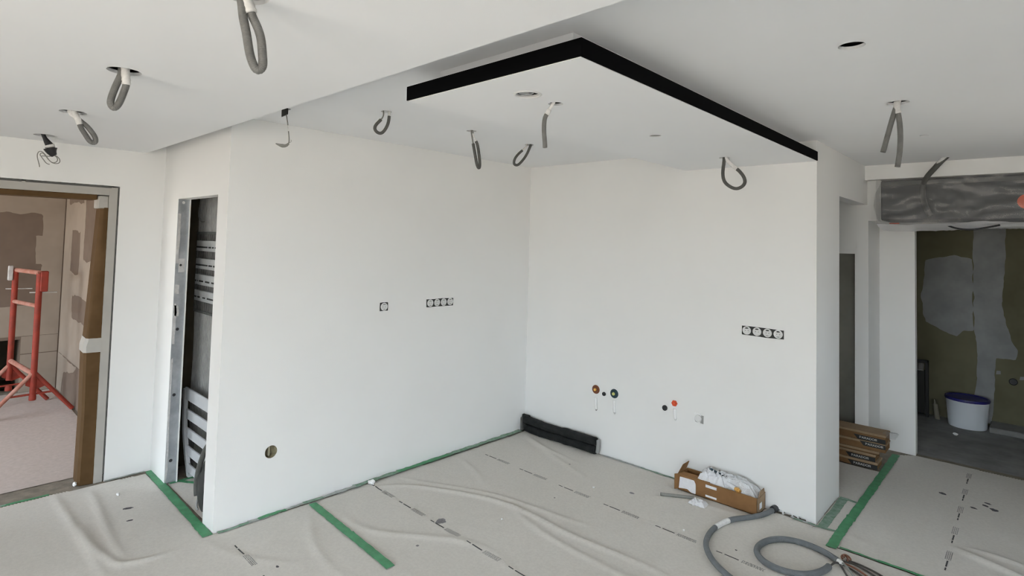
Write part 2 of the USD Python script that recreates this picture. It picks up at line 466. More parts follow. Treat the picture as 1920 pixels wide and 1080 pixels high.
ky = (0, 1, 0), (0, 0, 1)
obj('plaster_patch', extrude(lay, 0.003, (-4.6, 0, 0), *ky), 'joint_compound', wsr, False)
obj('plaster_patch', extrude(lay2, 0.003, (-4.6, 0, 0), *ky), 'joint_compound', wsr, False)
obj('plaster_patch', extrude(sbox(-3.262, 0.425, -2.94, 0.615), 0.003, (-4.6, 0, 0), *ky), 'joint_compound', wsr, False)
wss = struct('wall_side_room_side', bx((-4.6, -2.93, 0), (-1.503, -2.80, TOP)), 'raw_board')
lay = sbox(-4.58, 0.42, -1.6, 2.54)
for d in (sbox(-4.15, 1.35, -3.7, 1.80), sbox(-3.95, 0.86, -3.0, 1.12), sbox(-3.5, 1.5, -3.0, 2.3), sbox(-4.4, 2.1, -3.6, 2.4)):
    lay = lay.difference(rough(d, 0.03, 0.03, 5))
kx = (1, 0, 0), (0, 0, 1)
obj('plaster_patch', extrude(lay, 0.003, (0, -2.93, 0), *kx), 'joint_compound', wss, False)
obj('plaster_patch', extrude(rough(Polygon([(-4.58, 0), (-4.3, 0.0), (-4.2, 0.25), (-3.7, 0.33), (-3.5, 0.41), (-4.58, 0.41)]), 0.02, 0.03, 8), 0.003, (0, -2.93, 0), *kx), 'joint_compound', wss, False)
# right: beam, bulkhead, pier and the dark bathroom behind
struct('wall_beam', bx((LB, 1.47, 2.418), (5.0, 1.60, TOP)), 'paint')
struct('wall_bulkhead', [bx((2.5555, 1.567, 2.07), (2.655, 2.05, 2.42)), bx((2.655, 2.0, 2.05), (5.0, 2.05, 2.42))], 'paint')
struct('wall_pier', [bx((2.5555, 2.05, 0), (2.825, 2.15, TOP)), bx((2.825, 2.05, 2.03), (5.0, 2.15, TOP)), bx((4.3, 2.05, 0), (5.0, 2.15, 2.03))], 'paint')
wba = struct('wall_bathroom', bx((2.3, 3.75, 0), (5.0, 3.9, TOP)), 'green_board')
struct('wall_bathroom_side', bx((2.45, 2.15, 0), (2.60, 3.75, TOP)), 'green_board')
P1 = Polygon([(2.70, 1.72), (2.98, 1.80), (3.12, 1.75), (3.125, 0.99), (3.03, 0.97), (2.98, 0.90), (2.90, 0.93), (2.80, 0.985), (2.70, 1.02), (2.66, 1.30)])
P2 = Polygon([(3.129, 2.5), (3.129, 1.3), (3.135, 0.98), (3.15, 0.87), (3.148, 0.45), (3.12, 0.30), (3.16, 0.02), (3.268, 0.02), (3.29, 0.30), (3.30, 0.55), (3.31, 0.72),
              (3.46, 0.72), (3.475, 0.83), (3.42, 0.96), (3.385, 1.08), (3.36, 1.3), (3.387, 1.68), (3.40, 2.5)])
obj('plaster_patch', extrude(rough(P1, 0.016, 0.02, 3), 0.003, (0, 3.75, 0), *kx), 'grey_plaster', wba, False)
obj('plaster_patch', extrude(rough(P2, 0.016, 0.02, 6), 0.004, (0, 3.75, 0), *kx), 'grey_plaster', wba, False)
obj('drain_hole', lathe([(0.0, 0.004), (0.028, 0.004), (0.034, 0.012), (0.036, 0.0)], (3.438, 3.75, 0.491), (0, -1, 0), 20), 'black_plastic', wba)
for x, z in ((3.325, 0.565), (3.505, 0.54)):
    obj('plaster_patch', extrude(rough(Polygon([(x - 0.02, z - 0.02), (x + 0.02, z - 0.015), (x + 0.018, z + 0.02), (x - 0.015, z + 0.018)]), 0.006, 0.006, 9), 0.006, (0, 3.75, 0), *kx), 'grey_plaster', wba, False)
struct('trim_1', bx((3.26, 3.42, 0), (4.9, 3.75, 0.055), 0.008), 'concrete_dark')

# ------------------------------------------------------------------ suspended panel under the ceiling
t = thing('suspended_panel', 'white suspended ceiling panel with a black edge hanging over the corner', 'ceiling panel', (1.62, 0, ZK))
pan = extrude(Polygon([(1.612, 0), (LB, 0), (LB, -2.691), (1.628, -2.691)]), 0.060, (0, 0, ZK), (1, 0, 0), (0, 1, 0))
k3 = cyl((2.109, -1.391, ZK - 0.05), (2.109, -1.391, ZK + 0.012), 0.032, 28)
pan = cut(pan, cyl((2.117, -2.459, ZK - 0.05), (2.117, -2.459, ZK + 0.045), 0.05, 36), cyl((2.111, -2.268, ZK - 0.05), (2.111, -2.268, ZK + 0.045), 0.032, 28),
          cyl((2.112, -0.464, ZK - 0.05), (2.112, -0.464, ZK + 0.045), 0.034, 28), k3)
obj('panel', pan, 'paint_ceiling', t, False)
obj('fascia', bx((1.626, -2.697, ZK + 0.003), (LB + 0.006, -2.691, ZK + 0.063)), 'black_fascia', t, False, label='black front edge strip')
obj('fascia', bx((LB, -2.691, ZK + 0.003), (LB + 0.006, 0, ZK + 0.063)), 'black_fascia', t, False, label='black right edge strip')
obj('core', bx((1.712, -2.585, ZK + 0.06), (2.437, -0.001, ZC - 0.0008)), 'paint_ceiling', t, False)
for hx, hy, hr in ((2.111, -2.268, 0.0318), (2.112, -0.464, 0.0338), (2.117, -2.459, 0.0498)):
    obj('hole_cup', lathe([(hr, 0.010), (hr, 0.0445), (0.0, 0.0445)], (hx, hy, ZK), (0, 0, 1), 28), 'box_dark', t, 40)
obj('hole_cap', lathe([(0.0, 0.004), (0.030, 0.004)], (2.109, -1.391, ZK), (0, 0, 1), 24), 'cable_grey', t)

# ------------------------------------------------------------------ floor protection sheets
FOLDS = [
    ([(0.10, -1.79), (0.245, -1.589), (0.485, -1.437), (0.905, -1.27), (1.102, -1.252), (1.554, -1.269), (1.866, -1.239), (2.2, -1.26)], 0.016, 0.022),
    ([(0.12, -1.52), (0.40, -1.40), (0.75, -1.24), (1.0, -1.18), (1.5, -1.10)], 0.010, 0.020),
    ([(0.98, -1.23), (1.3, -1.36), (1.7, -1.40), (2.1, -1.42)], 0.008, 0.022),
    ([(0.20, -0.16), (0.588, -0.275), (0.841, -0.311)], 0.010, 0.020),
    ([(0.106, -0.11), (0.557, -0.309), (1.153, -0.532)], 0.007, 0.025),
    ([(1.03, -1.95), (1.01, -1.6), (0.998, -1.26)], 0.006, 0.030),
    ([(0.30, -2.13), (0.646, -2.10), (1.053, -1.82), (1.537, -1.836)], 0.008, 0.030),
    ([(0.12, -0.95), (0.35, -1.02), (0.62, -1.15)], 0.007, 0.022),
    ([(-1.25, -3.40), (-0.79, -3.385), (-0.358, -3.377), (0.05, -3.37)], 0.014, 0.022),
    ([(-1.15, -3.22), (-0.568, -3.249), (-0.245, -3.261), (-0.05, -3.25)], 0.012, 0.022),
    ([(-0.628, -3.34), (-0.088, -3.315), (0.03, -3.28)], 0.016, 0.022),
    ([(-0.05, -3.32), (0.02, -3.22), (0.04, -3.05)], 0.012, 0.02),
    ([(0.20, -2.30), (0.45, -2.42), (0.85, -2.50)], 0.009, 0.025),
    ([(0.0, -2.90), (0.35, -2.80), (0.62, -2.62)], 0.005, 0.03),
    ([(3.25, 0.31), (3.35, 0.26), (3.437, 0.224), (3.60, 0.17)], 0.024, 0.022),
    ([(3.30, 0.36), (3.42, 0.36), (3.62, 0.32)], 0.018, 0.022),
    ([(2.998, 1.45), (3.047, 0.785), (3.106, 0.434)], 0.006, 0.03),
    ([(2.62, 0.03), (2.7, 0.01), (2.9, -0.05)], 0.004, 0.03),
    ([(1.75, -0.30), (2.05, -0.25), (2.40, -0.20)], 0.006, 0.03),
]
FP = []
for pts, h, w in FOLDS:
    q = np.array(pts)
    t_ = np.concatenate([[0], np.cumsum(np.linalg.norm(np.diff(q, axis=0), axis=1))])
    ss = np.linspace(0, t_[-1], 60)
    c_ = CubicSpline(t_, q)(ss)
    FP.append((c_, h * np.sin(np.pi * np.clip(np.linspace(0.04, 0.96, 60), 0, 1)) ** 0.6, w))


def sheet_z(x, y):
    x, y = np.asarray(x, float), np.asarray(y, float)
    p = np.stack([x, y, np.zeros_like(x)], -1)
    z = 0.0030 + 0.0055 * (meshkit.fbm(p * 3.1, 3, 11) - 0.35).clip(0) + 0.0016 * meshkit.fbm(p * 14.0, 2, 17)
    for c, h, w in FP:
        lo, hi_ = c.min(0) - 4 * w, c.max(0) + 4 * w
        m_ = (x > lo[0]) & (x < hi_[0]) & (y > lo[1]) & (y < hi_[1])
        if not m_.any():
            continue
        d = np.hypot(x[m_][:, None] - c[:, 0], y[m_][:, None] - c[:, 1])
        k = d.argmin(1)
        dd = d[np.arange(len(k)), k]
        z[m_] += h[k] * np.exp(-(dd / w) ** 2) * 0.85
    return z


def sheet_mesh(poly, step=0.016, zo=0.0, seed=0):
    """A sheet of felt over a polygon: a heightfield with wrinkles, trimmed to an uneven outline."""
    x0, y0, x1, y1 = poly.bounds
    nx, ny = int((x1 - x0) / step) + 1, int((y1 - y0) / step) + 1
    X, Y = np.meshgrid(np.linspace(x0, x1, nx), np.linspace(y0, y1, ny), indexing='ij')
    Z = sheet_z(X.ravel(), Y.ravel()) + zo
    v = np.c_[X.ravel(), Y.ravel(), Z]
    i, j = np.meshgrid(np.arange(nx - 1), np.arange(ny - 1), indexing='ij')
    a = (i * ny + j).ravel()
    f = np.vstack([np.c_[a, a + ny, a + ny + 1], np.c_[a, a + ny + 1, a + 1]])
    import shapely
    c = v[f].mean(1)
    keep = shapely.contains_xy(poly, c[:, 0], c[:, 1])
    t = trimesh.Trimesh(v, f[keep], process=False)
    t.remove_unreferenced_vertices()
    return t


def sheet(label, poly, mt='sheet', step=0.016, zo=0.0):
    x0, y0, x1, y1 = poly.bounds
    t = thing('protection_sheet', label, 'floor covering', ((x0 + x1) / 2, (y0 + y1) / 2, 0))
    obj('felt', sheet_mesh(poly, step, zo), mt, t, True)
    return t


def mark(x, y, ang, zo=0.0, seed=0, scale=1.0):
    """One printed mark of the sheet: a short dash, a long dash and a block of tiny print; it lies on the felt."""
    g = np.random.default_rng(seed)
    ca, sa = math.cos(ang), math.sin(ang)
    tris = []

    def quad(u0, u1, v0, v1):
        n_ = max(1, int((u1 - u0) / 0.02))
        for k in range(n_):
            a, b = u0 + (u1 - u0) * k / n_, u0 + (u1 - u0) * (k + 1) / n_
            P = np.array([(a, v0), (b, v0), (b, v1), (a, v1)]) * scale
            xx, yy = x + P[:, 0] * ca - P[:, 1] * sa, y + P[:, 0] * sa + P[:, 1] * ca
            zz = sheet_z(xx, yy) + zo + 0.0012
            top = np.c_[xx, yy, zz]
            bot = np.c_[xx, yy, zz - 0.0006]
            tris.append(trimesh.Trimesh(np.vstack([top, bot]), [[0, 1, 2], [0, 2, 3], [4, 6, 5], [4, 7, 6], [0, 4, 5], [0, 5, 1], [1, 5, 6], [1, 6, 2], [2, 6, 7], [2, 7, 3], [3, 7, 4], [3, 4, 0]], process=False))
    quad(0.0, 0.036, -0.0035, 0.0035)
    quad(0.050, 0.132, -0.004, 0.004)
    fine = []
    keep = tris[:]
    tris.clear()
    for row in range(4):
        u = 0.150
        while u < 0.272:
            w = 0.004 + 0.012 * g.random()
            quad(u, min(u + w, 0.276), -0.0145 + row * 0.0085, -0.0145 + row * 0.0085 + 0.0042)
            u += w + 0.003 + 0.003 * g.random()
    return keep, tris[:]


def marks(t, rows, ang, zo=0.0):
    for k, (x, y) in enumerate(rows):
        a, b = mark(x, y, ang, zo, k + int(abs(y) * 10))
        obj('printed_mark', a, 'print', t, False)
        obj('printed_mark', b, 'print_pale', t, False)


s1 = sheet('large grey felt sheet in the white wall corner, with two rows of printed marks', Polygon([(0.028, -2.24), (2.70, -2.24), (2.70, -0.235), (2.56, -0.235), (2.548, -0.02), (1.2, -0.016), (0.04, -0.03)]))
marks(s1, [(0.209 + 0.402 * k, -0.738 - 0.011 * k) for k in range(6)], -0.006)
marks(s1, [(0.063 + 0.352 * k, -1.757 - 0.009 * k) for k in range(6)], -0.01)
s2 = sheet('grey felt sheet in the left foreground running to the doorway, folded into ridges', Polygon([(-1.275, -4.7), (2.9, -4.7), (2.9, -2.215), (0.03, -2.215), (0.0, -2.86), (-1.24, -2.86), (-1.262, -3.2)]), step=0.018, zo=0.0015)
marks(s2, [(0.222 + 0.40 * k, -2.777 - 0.006 * k) for k in range(4)], 0.0, 0.0015)
s3 = sheet('grey felt sheet on the right in front of the dark bathroom doorway', Polygon([(2.70, -0.215), (4.85, -0.215), (4.85, 2.03), (3.9, 2.02), (2.83, 2.035), (2.70, 1.93)]), step=0.018, zo=0.001)
marks(s3, [(3.206 + 0.004 * k, 1.60 - 0.41 * k) for k in range(5)], math.pi / 2, 0.001)
s4 = sheet('grey felt sheet at the bottom right corner beside the hose ring', Polygon([(2.695, -4.7), (4.85, -4.7), (4.85, -0.225), (2.695, -0.225)]), step=0.03, zo=0.0005)
s5 = sheet('narrow grey felt strip between the end of the back wall and the long green tape', Polygon([(2.545, -0.245), (2.705, -0.245), (2.705, 1.36), (2.0, 1.36), (2.0, 0.62), (2.552, 0.60), (2.552, 0.0), (2.545, -0.02)]), step=0.012, zo=0.0008)
s6 = sheet('dusty pinkish sheet on the floor of the side room with the red trestle', Polygon([(-4.55, -6.5), (-1.53, -6.5), (-1.52, -3.64), (-1.525, -3.23), (-1.56, -3.12), (-2.3, -2.97), (-4.55, -2.96)]), 'sheet_pink', 0.03)
s7 = sheet('small grey sheet on the floor inside the electrical cupboard', Polygon([(-0.945, -2.80), (-0.18, -2.80), (-0.18, -2.60), (-0.945, -2.60)]), 'sheet', 0.02)


def spot(parent, x, y, r, zo=0.0, seed=0, mt='stain', el=1.0, ang=0.0):
    th = np.linspace(0, 2 * np.pi, 22, endpoint=False)
    rr = r * (0.6 + 0.7 * meshkit.fbm(np.c_[np.cos(th) * 2, np.sin(th) * 2, np.full(22, seed)], 2, seed))
    px, py = rr * np.cos(th) * el, rr * np.sin(th)
    xx = np.r_[x, x + px * math.cos(ang) - py * math.sin(ang)]
    yy = np.r_[y, y + px * math.sin(ang) + py * math.cos(ang)]
    zz = sheet_z(xx, yy) + zo + 0.0011
    f = [[0, 1 + i, 1 + (i + 1) % 22] for i in range(22)]
    obj('stain', trimesh.Trimesh(np.c_[xx, yy, zz], f, process=False), mt, parent, False)


M['stain_soft'] = None
mat('stain_soft', (0.25, 0.24, 0.245), 0.8, 0.2, color2=(0.19, 0.18, 0.185), scale=60)
spot(s1, 0.818, -1.735, 0.034, 0, 1, 'stain_soft')
spot(s1, 0.832, -0.385, 0.007, 0, 2)
spot(s1, 1.464, -0.477, 0.012, 0, 3, 'stain_soft', 1.8)
spot(s1, 1.123, -0.947, 0.006, 0, 4)
spot(s1, 2.30, -0.70, 0.007, 0, 5)
spot(s1, 0.95, -2.02, 0.010, 0, 6, 'stain_soft')
spot(s2, 0.597, -2.696, 0.007, 0.0015, 7, 'stain', 1.5)
spot(s2, -0.705, -3.094, 0.016, 0.0015, 8, 'stain', 1.9, 1.2)
spot(s2, -0.516, -3.127, 0.010, 0.0015, 9, 'stain', 1.9, 1.2)
spot(s3, 3.091, 1.227, 0.020, 0.001, 10, 'stain', 1.5, -0.7)
spot(s3, 3.338, 1.205, 0.014, 0.001, 11, 'stain', 1.5, -0.6)
spot(s3, 3.345, 1.265, 0.012, 0.001, 12, 'stain', 1.8, -0.4)
spot(s3, 3.385, 1.165, 0.022, 0.001, 13, 'stain', 1.4, -0.9)
spot(s3, 3.277, 1.095, 0.014, 0.001, 14, 'stain', 1.8, -0.4)


# ------------------------------------------------------------------ tapes
def tape(label, pieces, mt='green_tape', w=0.05, z=0.0075, ragged=0.004, seed=0):
    p = np.array(pieces[0][0])
    t = thing('masking_tape', label, 'tape', (p[0], p[1], 0))
    for k, pc in enumerate(pieces):
        a, b = pc[0], pc[1]
        ww = pc[2] if len(pc) > 2 else w
        mm = pc[3] if len(pc) > 3 else mt
        obj('tape_strip', strip(a, b, ww, z + 0.0008 * k, seed=seed + k, ragged=ragged), mm, t, True)
    return t


tape('wide green tape strip joining two grey sheets, running out from the left white wall', [((0.055, -2.213), (0.60, -2.243), 0.052), ((0.56, -2.240), (1.035, -2.266), 0.054)], z=0.012, seed=1)
tape('green tape strip along the threshold of the electrical cupboard', [((-1.265, -2.835), (-0.55, -2.845), 0.055), ((-0.62, -2.845), (0.015, -2.853), 0.055)], z=0.0105, seed=4)
tape('long green tape strip on the right running past the stacked flooring boxes', [((2.695, -0.255), (2.693, 0.30), 0.055), ((2.697, 0.22), (2.700, 1.10), 0.055), ((2.70, 1.05), (2.70, 1.91), 0.055)], z=0.0105, seed=8)
tape('dusty green tape strip at the foot of the back wall end', [((2.590, -0.005), (2.587, 0.59), 0.055, 'green_tape_dusty'), ((2.60, 0.575), (2.68, 0.56), 0.03, 'green_tape_dusty')], z=0.007, seed=12)
tape('thin green tape line crossing the floor behind the cable ends', [((2.735, -0.215), (2.98, -0.219), 0.018), ((2.93, -0.217), (3.45, -0.228), 0.022)], z=0.0105, seed=15)
tape('grey dusty tape line from the back wall corner towards the long green tape', [((2.40, -0.014), (2.56, -0.03), 0.022, 'grey_film'), ((2.55, -0.03), (2.68, -0.01), 0.02, 'green_tape_dusty')], z=0.009, seed=18)
tape('torn green and grey tape line along the foot of the left white wall',
     [((0.024, -2.80), (0.022, -2.60), 0.026, 'green_tape_dusty'), ((0.024, -2.62), (0.024, -2.50), 0.034, 'grey_film'), ((0.022, -2.56), (0.020, -2.38), 0.030, 'green_tape'),
      ((0.022, -2.38), (0.024, -2.02), 0.022, 'grey_film'), ((0.020, -2.26), (0.022, -2.12), 0.036, 'green_tape_dusty'), ((0.024, -2.10), (0.024, -1.86), 0.030, 'grey_film'), ((0.024, -1.88), (0.026, -1.45), 0.044, 'green_tape_dusty'), ((0.026, -1.5), (0.028, -0.95), 0.046, 'green_tape'), ((0.028, -1.0), (0.030, -0.10), 0.050, 'green_tape_dusty')],
     z=0.0125, seed=20, ragged=0.010)
tape('grey tape line along the foot of the back wall', [((0.9, -0.022), (1.30, -0.018), 0.02, 'grey_film'), ((1.27, -0.02), (1.62, -0.018), 0.016, 'green_tape_dusty'), ((2.42, -0.026), (2.55, -0.024), 0.02, 'green_tape_dusty')], z=0.008, seed=30, ragged=0.006)
tape('green and grey tape remains on the doorway threshold', [((-1.285, -3.66), (-1.285, -3.42), 0.03), ((-1.29, -4.3), (-1.29, -3.64), 0.02, 'green_tape_dusty'), ((-1.283, -3.11), (-1.287, -2.86), 0.022, 'grey_film')], z=0.006, seed=33, ragged=0.006)
tape('green tape on the cupboard floor beside the steel profile', [((-0.938, -2.79), (-0.938, -2.60), 0.03), ((-0.95, -2.74), (-0.80, -2.64), 0.03)], z=0.006, seed=36)

# plaster crumbs
for k, (x, y, sx, sy, h, lab) in enumerate([(0.055, -1.752, 0.030, 0.020, 0.016, 'white plaster chip lying at the foot of the left wall'),
                                            (1.081, -1.441, 0.007, 0.007, 0.005, 'tiny white crumb in the middle of the corner sheet'),
                                            (1.22, -0.608, 0.009, 0.007, 0.005, 'tiny white crumb on the sheet below the red pipe plug'),
                                            (1.976, -0.712, 0.007, 0.006, 0.005, 'tiny white crumb on the sheet left of the hose'),
                                            (-0.96, -3.096, 0.016, 0.009, 0.008, 'small white chip on the sheet in front of the steel profile'),
                                            (-1.343, -3.271, 0.020, 0.012, 0.014, 'white chip on the threshold beside the cardboard cover'),
                                            (3.02, 3.05, 0.02, 0.012, 0.012, 'pale crumb on the dark bathroom floor')]):
    c = trimesh.creation.icosphere(1)
    c.vertices *= np.array([sx, sy, h]) * (0.7 + 0.6 * nrng.random((len(c.vertices), 1)))
    z0 = 0.0 if k in (5, 6) else float(sheet_z(np.array([x]), np.array([y]))[0]) + (0.0015 if k == 4 else 0)
    c.apply_translation((x, y, z0 - c.vertices[:, 2].min() - 0.0005))
    obj('plaster_chip', c, 'chip', None, False, lab, 'plaster chip')

# ------------------------------------------------------------------ conduits hanging from the ceilings
CURVES = {
    'L1': [(2.139, -3.594, 2.404), (2.141, -3.591, 2.386), (2.142, -3.587, 2.356), (2.145, -3.579, 2.318), (2.148, -3.572, 2.278), (2.151, -3.563, 2.243), (2.156, -3.55, 2.223), (2.16, -3.541, 2.232), (2.16, -3.541, 2.263), (2.158, -3.546, 2.304), (2.154, -3.556, 2.336), (2.149, -3.568, 2.363), (2.146, -3.575, 2.384), (2.143, -3.584, 2.407)],
    'L2': [(1.089, -3.625, 2.403), (1.088, -3.627, 2.391), (1.086, -3.639, 2.352), (1.084, -3.651, 2.303), (1.083, -3.651, 2.276), (1.086, -3.641, 2.266), (1.089, -3.626, 2.289), (1.091, -3.615, 2.329), (1.092, -3.609, 2.357), (1.092, -3.61, 2.377), (1.091, -3.613, 2.406)],
    'L3': [(0.019, -3.599, 2.404), (0.021, -3.587, 2.379), (0.023, -3.569, 2.331), (0.026, -3.55, 2.298), (0.03, -3.527, 2.265), (0.032, -3.511, 2.264), (0.032, -3.508, 2.284), (0.03, -3.525, 2.318), (0.026, -3.553, 2.351), (0.022, -3.575, 2.369), (0.02, -3.591, 2.386), (0.017, -3.611, 2.402)],
    'L4w1': [(-1.007, -3.536, 2.286), (-1.004, -3.508, 2.258), (-1.004, -3.513, 2.237), (-1.007, -3.539, 2.234), (-1.01, -3.561, 2.252), (-1.014, -3.595, 2.299), (-1.016, -3.611, 2.301), (-1.017, -3.62, 2.279), (-1.016, -3.613, 2.236), (-1.015, -3.606, 2.202)],
    'L4w2': [(-1.007, -3.539, 2.286), (-1.005, -3.521, 2.25), (-1.007, -3.539, 2.237), (-1.011, -3.567, 2.258), (-1.014, -3.595, 2.293), (-1.015, -3.605, 2.288), (-1.015, -3.601, 2.271)],
    'L4w3': [(-1.014, -3.593, 2.258), (-1.012, -3.576, 2.233), (-1.009, -3.557, 2.225)],
    'L4c': [(-1.014, -3.595, 2.406), (-1.013, -3.583, 2.38), (-1.011, -3.574, 2.364), (-1.01, -3.563, 2.345), (-1.009, -3.556, 2.318), (-1.008, -3.545, 2.295), (-1.007, -3.536, 2.283)],
    'H1': [(0.443, -2.684, 2.505), (0.447, -2.674, 2.446), (0.449, -2.67, 2.412), (0.451, -2.665, 2.363), (0.45, -2.667, 2.34), (0.443, -2.682, 2.326), (0.435, -2.701, 2.325), (0.422, -2.73, 2.334)],
    'H1b': [(0.45, -2.667, 2.344), (0.456, -2.654, 2.354), (0.455, -2.657, 2.363)],
    'H1box': [(0.432, -2.709, 2.542), (0.447, -2.675, 2.546), (0.446, -2.676, 2.512), (0.432, -2.707, 2.492)],
    'H2': [(0.855, -2.298, 2.538), (0.854, -2.3, 2.509), (0.839, -2.322, 2.473), (0.83, -2.335, 2.447), (0.833, -2.331, 2.425), (0.847, -2.31, 2.412), (0.86, -2.291, 2.429), (0.871, -2.275, 2.472), (0.874, -2.271, 2.507), (0.874, -2.27, 2.537)],
    'H3': [(0.858, -1.602, 2.539), (0.861, -1.598, 2.507), (0.867, -1.593, 2.464), (0.88, -1.578, 2.367), (0.889, -1.568, 2.31), (0.897, -1.56, 2.293), (0.9, -1.556, 2.311), (0.895, -1.562, 2.386), (0.884, -1.574, 2.459), (0.871, -1.588, 2.497), (0.863, -1.596, 2.54)],
    'H4': [(0.819, -0.992, 2.535), (0.813, -0.997, 2.521), (0.776, -1.03, 2.475), (0.75, -1.053, 2.423), (0.751, -1.052, 2.391), (0.766, -1.039, 2.385), (0.786, -1.021, 2.405), (0.814, -0.996, 2.457), (0.832, -0.981, 2.508), (0.84, -0.974, 2.539)],
    'K2': [(2.103, -2.279, 2.396), (2.094, -2.286, 2.377), (2.086, -2.293, 2.356), (2.079, -2.298, 2.34), (2.076, -2.301, 2.296), (2.078, -2.299, 2.253), (2.081, -2.297, 2.208)],
    'K4': [(2.11, -0.464, 2.395), (2.107, -0.465, 2.356), (2.103, -0.467, 2.31), (2.111, -0.463, 2.245), (2.145, -0.449, 2.206), (2.185, -0.433, 2.193), (2.224, -0.417, 2.221), (2.222, -0.418, 2.268), (2.19, -0.431, 2.315), (2.164, -0.442, 2.34), (2.122, -0.459, 2.391)],
    'R2a': [(3.124, -0.82, 2.54), (3.115, -0.821, 2.517), (3.109, -0.822, 2.497), (3.086, -0.825, 2.404), (3.061, -0.829, 2.298)],
    'R2b': [(3.126, -0.819, 2.54), (3.119, -0.82, 2.514), (3.125, -0.819, 2.477), (3.132, -0.818, 2.387), (3.129, -0.819, 2.293), (3.12, -0.82, 2.221)],
    'R4': [(3.118, 1.29, 2.544), (3.084, 1.3, 2.51), (3.034, 1.36, 2.462), (2.986, 1.425, 2.413), (2.957, 1.465, 2.353), (2.952, 1.476, 2.276), (2.972, 1.478, 2.176), (3.003, 1.478, 2.101)],
}


def conduit(label, parts, base, name='conduit_loop'):
    """parts: (kind, part name, curve, radius, t0, t1); the corrugated run and its tape windings are parts."""
    t = thing(name, label, 'conduit', base)
    for k, (what, nm, key, r, a, b) in enumerate(parts):
        pts = CURVES[key] if isinstance(key, str) else key
        if what == 'cor':
            obj(nm, corrugated(pts, r, t0=a, t1=b), 'conduit_grey', t, True)
        elif what == 'dark':
            obj(nm, corrugated(pts, r, t0=a, t1=b), 'conduit_dark', t, True)
        elif what == 'tape':
            obj(nm, wrap(pts, r, a, b, seed=k), 'white_tape', t, True)
        elif what == 'wire':
            q = spline(pts, 0.006)
            i, j = int(a * (len(q) - 1)), int(b * (len(q) - 1))
            obj(nm, sweep(q[i:j + 1], r, 8), 'cable_grey', t, True)
    return t


def up(key, h=0.03, both=True):
    """The curve with its ends pushed up through the ceiling hole."""
    p = [tuple(q) for q in CURVES[key]]
    a = (p[0][0], p[0][1], p[0][2] + h)
    b = (p[-1][0], p[-1][1], p[-1][2] + h)
    return [a] + p + ([b] if both else [])


def spread(pts, d=0.010):
    """Lets the two legs of a loop pass one another in depth, away from the plane of the loop."""
    p = np.array(pts)
    n = np.cross(p[len(p) // 2] - p[0], p[-1] - p[0])
    n = np.array([0.68, -0.73, 0]) if np.linalg.norm(n) < 1e-9 else n / np.linalg.norm(n)
    return [tuple(q) for q in p + np.outer(np.linspace(-d, d, len(p)), n)]


c1 = up('L1')
conduit('large grey corrugated conduit loop hanging at the top edge of the photo, nearest the camera',
        [('cor', 'conduit', c1, 0.0112, 0, 1), ('tape', 'tape_wrap', c1, 0.0135, 0.84, 0.96), ('tape', 'tape_wrap', c1, 0.0122, 0.03, 0.055)], (2.144, -3.582, ZL))
c1 = spread(up('L2'))
conduit('grey conduit loop with one white taped leg, second nearest on the lower ceiling',
        [('cor', 'conduit', c1, 0.0125, 0, 0.80), ('tape', 'tape_wrap', c1, 0.0135, 0.79, 0.97)], (1.091, -3.615, ZL))
c1 = spread(up('L3'), 0.008)
conduit('slanting grey conduit loop on a white taped neck, third along the lower ceiling',
        [('cor', 'conduit', c1, 0.0125, 0.20, 0.86), ('tape', 'tape_wrap', c1, 0.013, 0.0, 0.22), ('tape', 'tape_wrap', c1, 0.013, 0.85, 1.0)], (0.018, -3.605, ZL))
t = thing('cable_end', 'black taped cable end with curling grey wires, above the side room doorway', 'cable', (-1.013, -3.587, ZL))
q = spline([(-1.014, -3.6, 2.44)] + CURVES['L4c'], 0.006)
n_ = len(q)
a_ = np.linspace(0, 1, n_)
obj('sheath', sweep(q[:int(n_ * .62)], np.interp(a_[:int(n_ * .62)], [0, 0.3, 0.62], [0.010, 0.012, 0.024]), 12), 'black_plastic', t, True)
obj('tape_wrap', sweep(q[int(n_ * .58):int(n_ * .72)], 0.027, 12), 'white_tape', t, True)
obj('sheath', sweep(q[int(n_ * .70):], np.interp(a_[int(n_ * .70):], [0.7, 1.0], [0.038, 0.016]), 12), 'black_plastic', t, True)
for k in ('L4w1', 'L4w2', 'L4w3'):
    cc = CURVES[k]
    if k == 'L4w3':
        cc = [(-1.009, -3.545, 2.29), (-1.012, -3.57, 2.275), (-1.015, -3.60, 2.272)] + cc
    obj('wire', sweep(spline(cc, 0.005), 0.0028, 6), 'cable_grey', t, True)

t = thing('cable_end', 'thin grey cable hanging from a black box at the edge of the lower ceiling', 'cable', (0.44, -2.69, ZC))
bp = CURVES['H1box']
P0, P1b, P2b, P3 = [np.array(x) for x in bp]
nn = np.cross(P1b - P0, P3 - P0)
nn /= np.linalg.norm(nn)
pr = [P0 + [0, 0, 0.03], P1b + [0, 0, 0.03], P2b, (P2b + P3) / 2 + [0, 0, 0.006], P3]
hull = trimesh.convex.convex_hull(np.vstack([np.array(pr) + nn * 0.012, np.array(pr) - nn * 0.012]))
obj('junction_box', hull, 'box_dark', t, False)
hc = CURVES['H1']
obj('cable', sweep(spline([tuple((P2b + P3) / 2 + [0, 0, 0.02])] + hc[:5], 0.006), 0.0032, 8), 'cable_grey', t, True)
obj('tape_wrap', sweep(spline(hc[1:3], 0.006), 0.0036, 8), 'white_tape', t, True)
q = spline(hc[4:], 0.006)
obj('flat_end', sweep(q, np.interp(np.linspace(0, 1, len(q)), [0, 0.5, 1], [0.006, 0.011, 0.003]), 10), 'cable_grey', t, True)
obj('wire', sweep(spline(CURVES['H1b'], 0.004), 0.0012, 6), 'cable_grey', t, True)

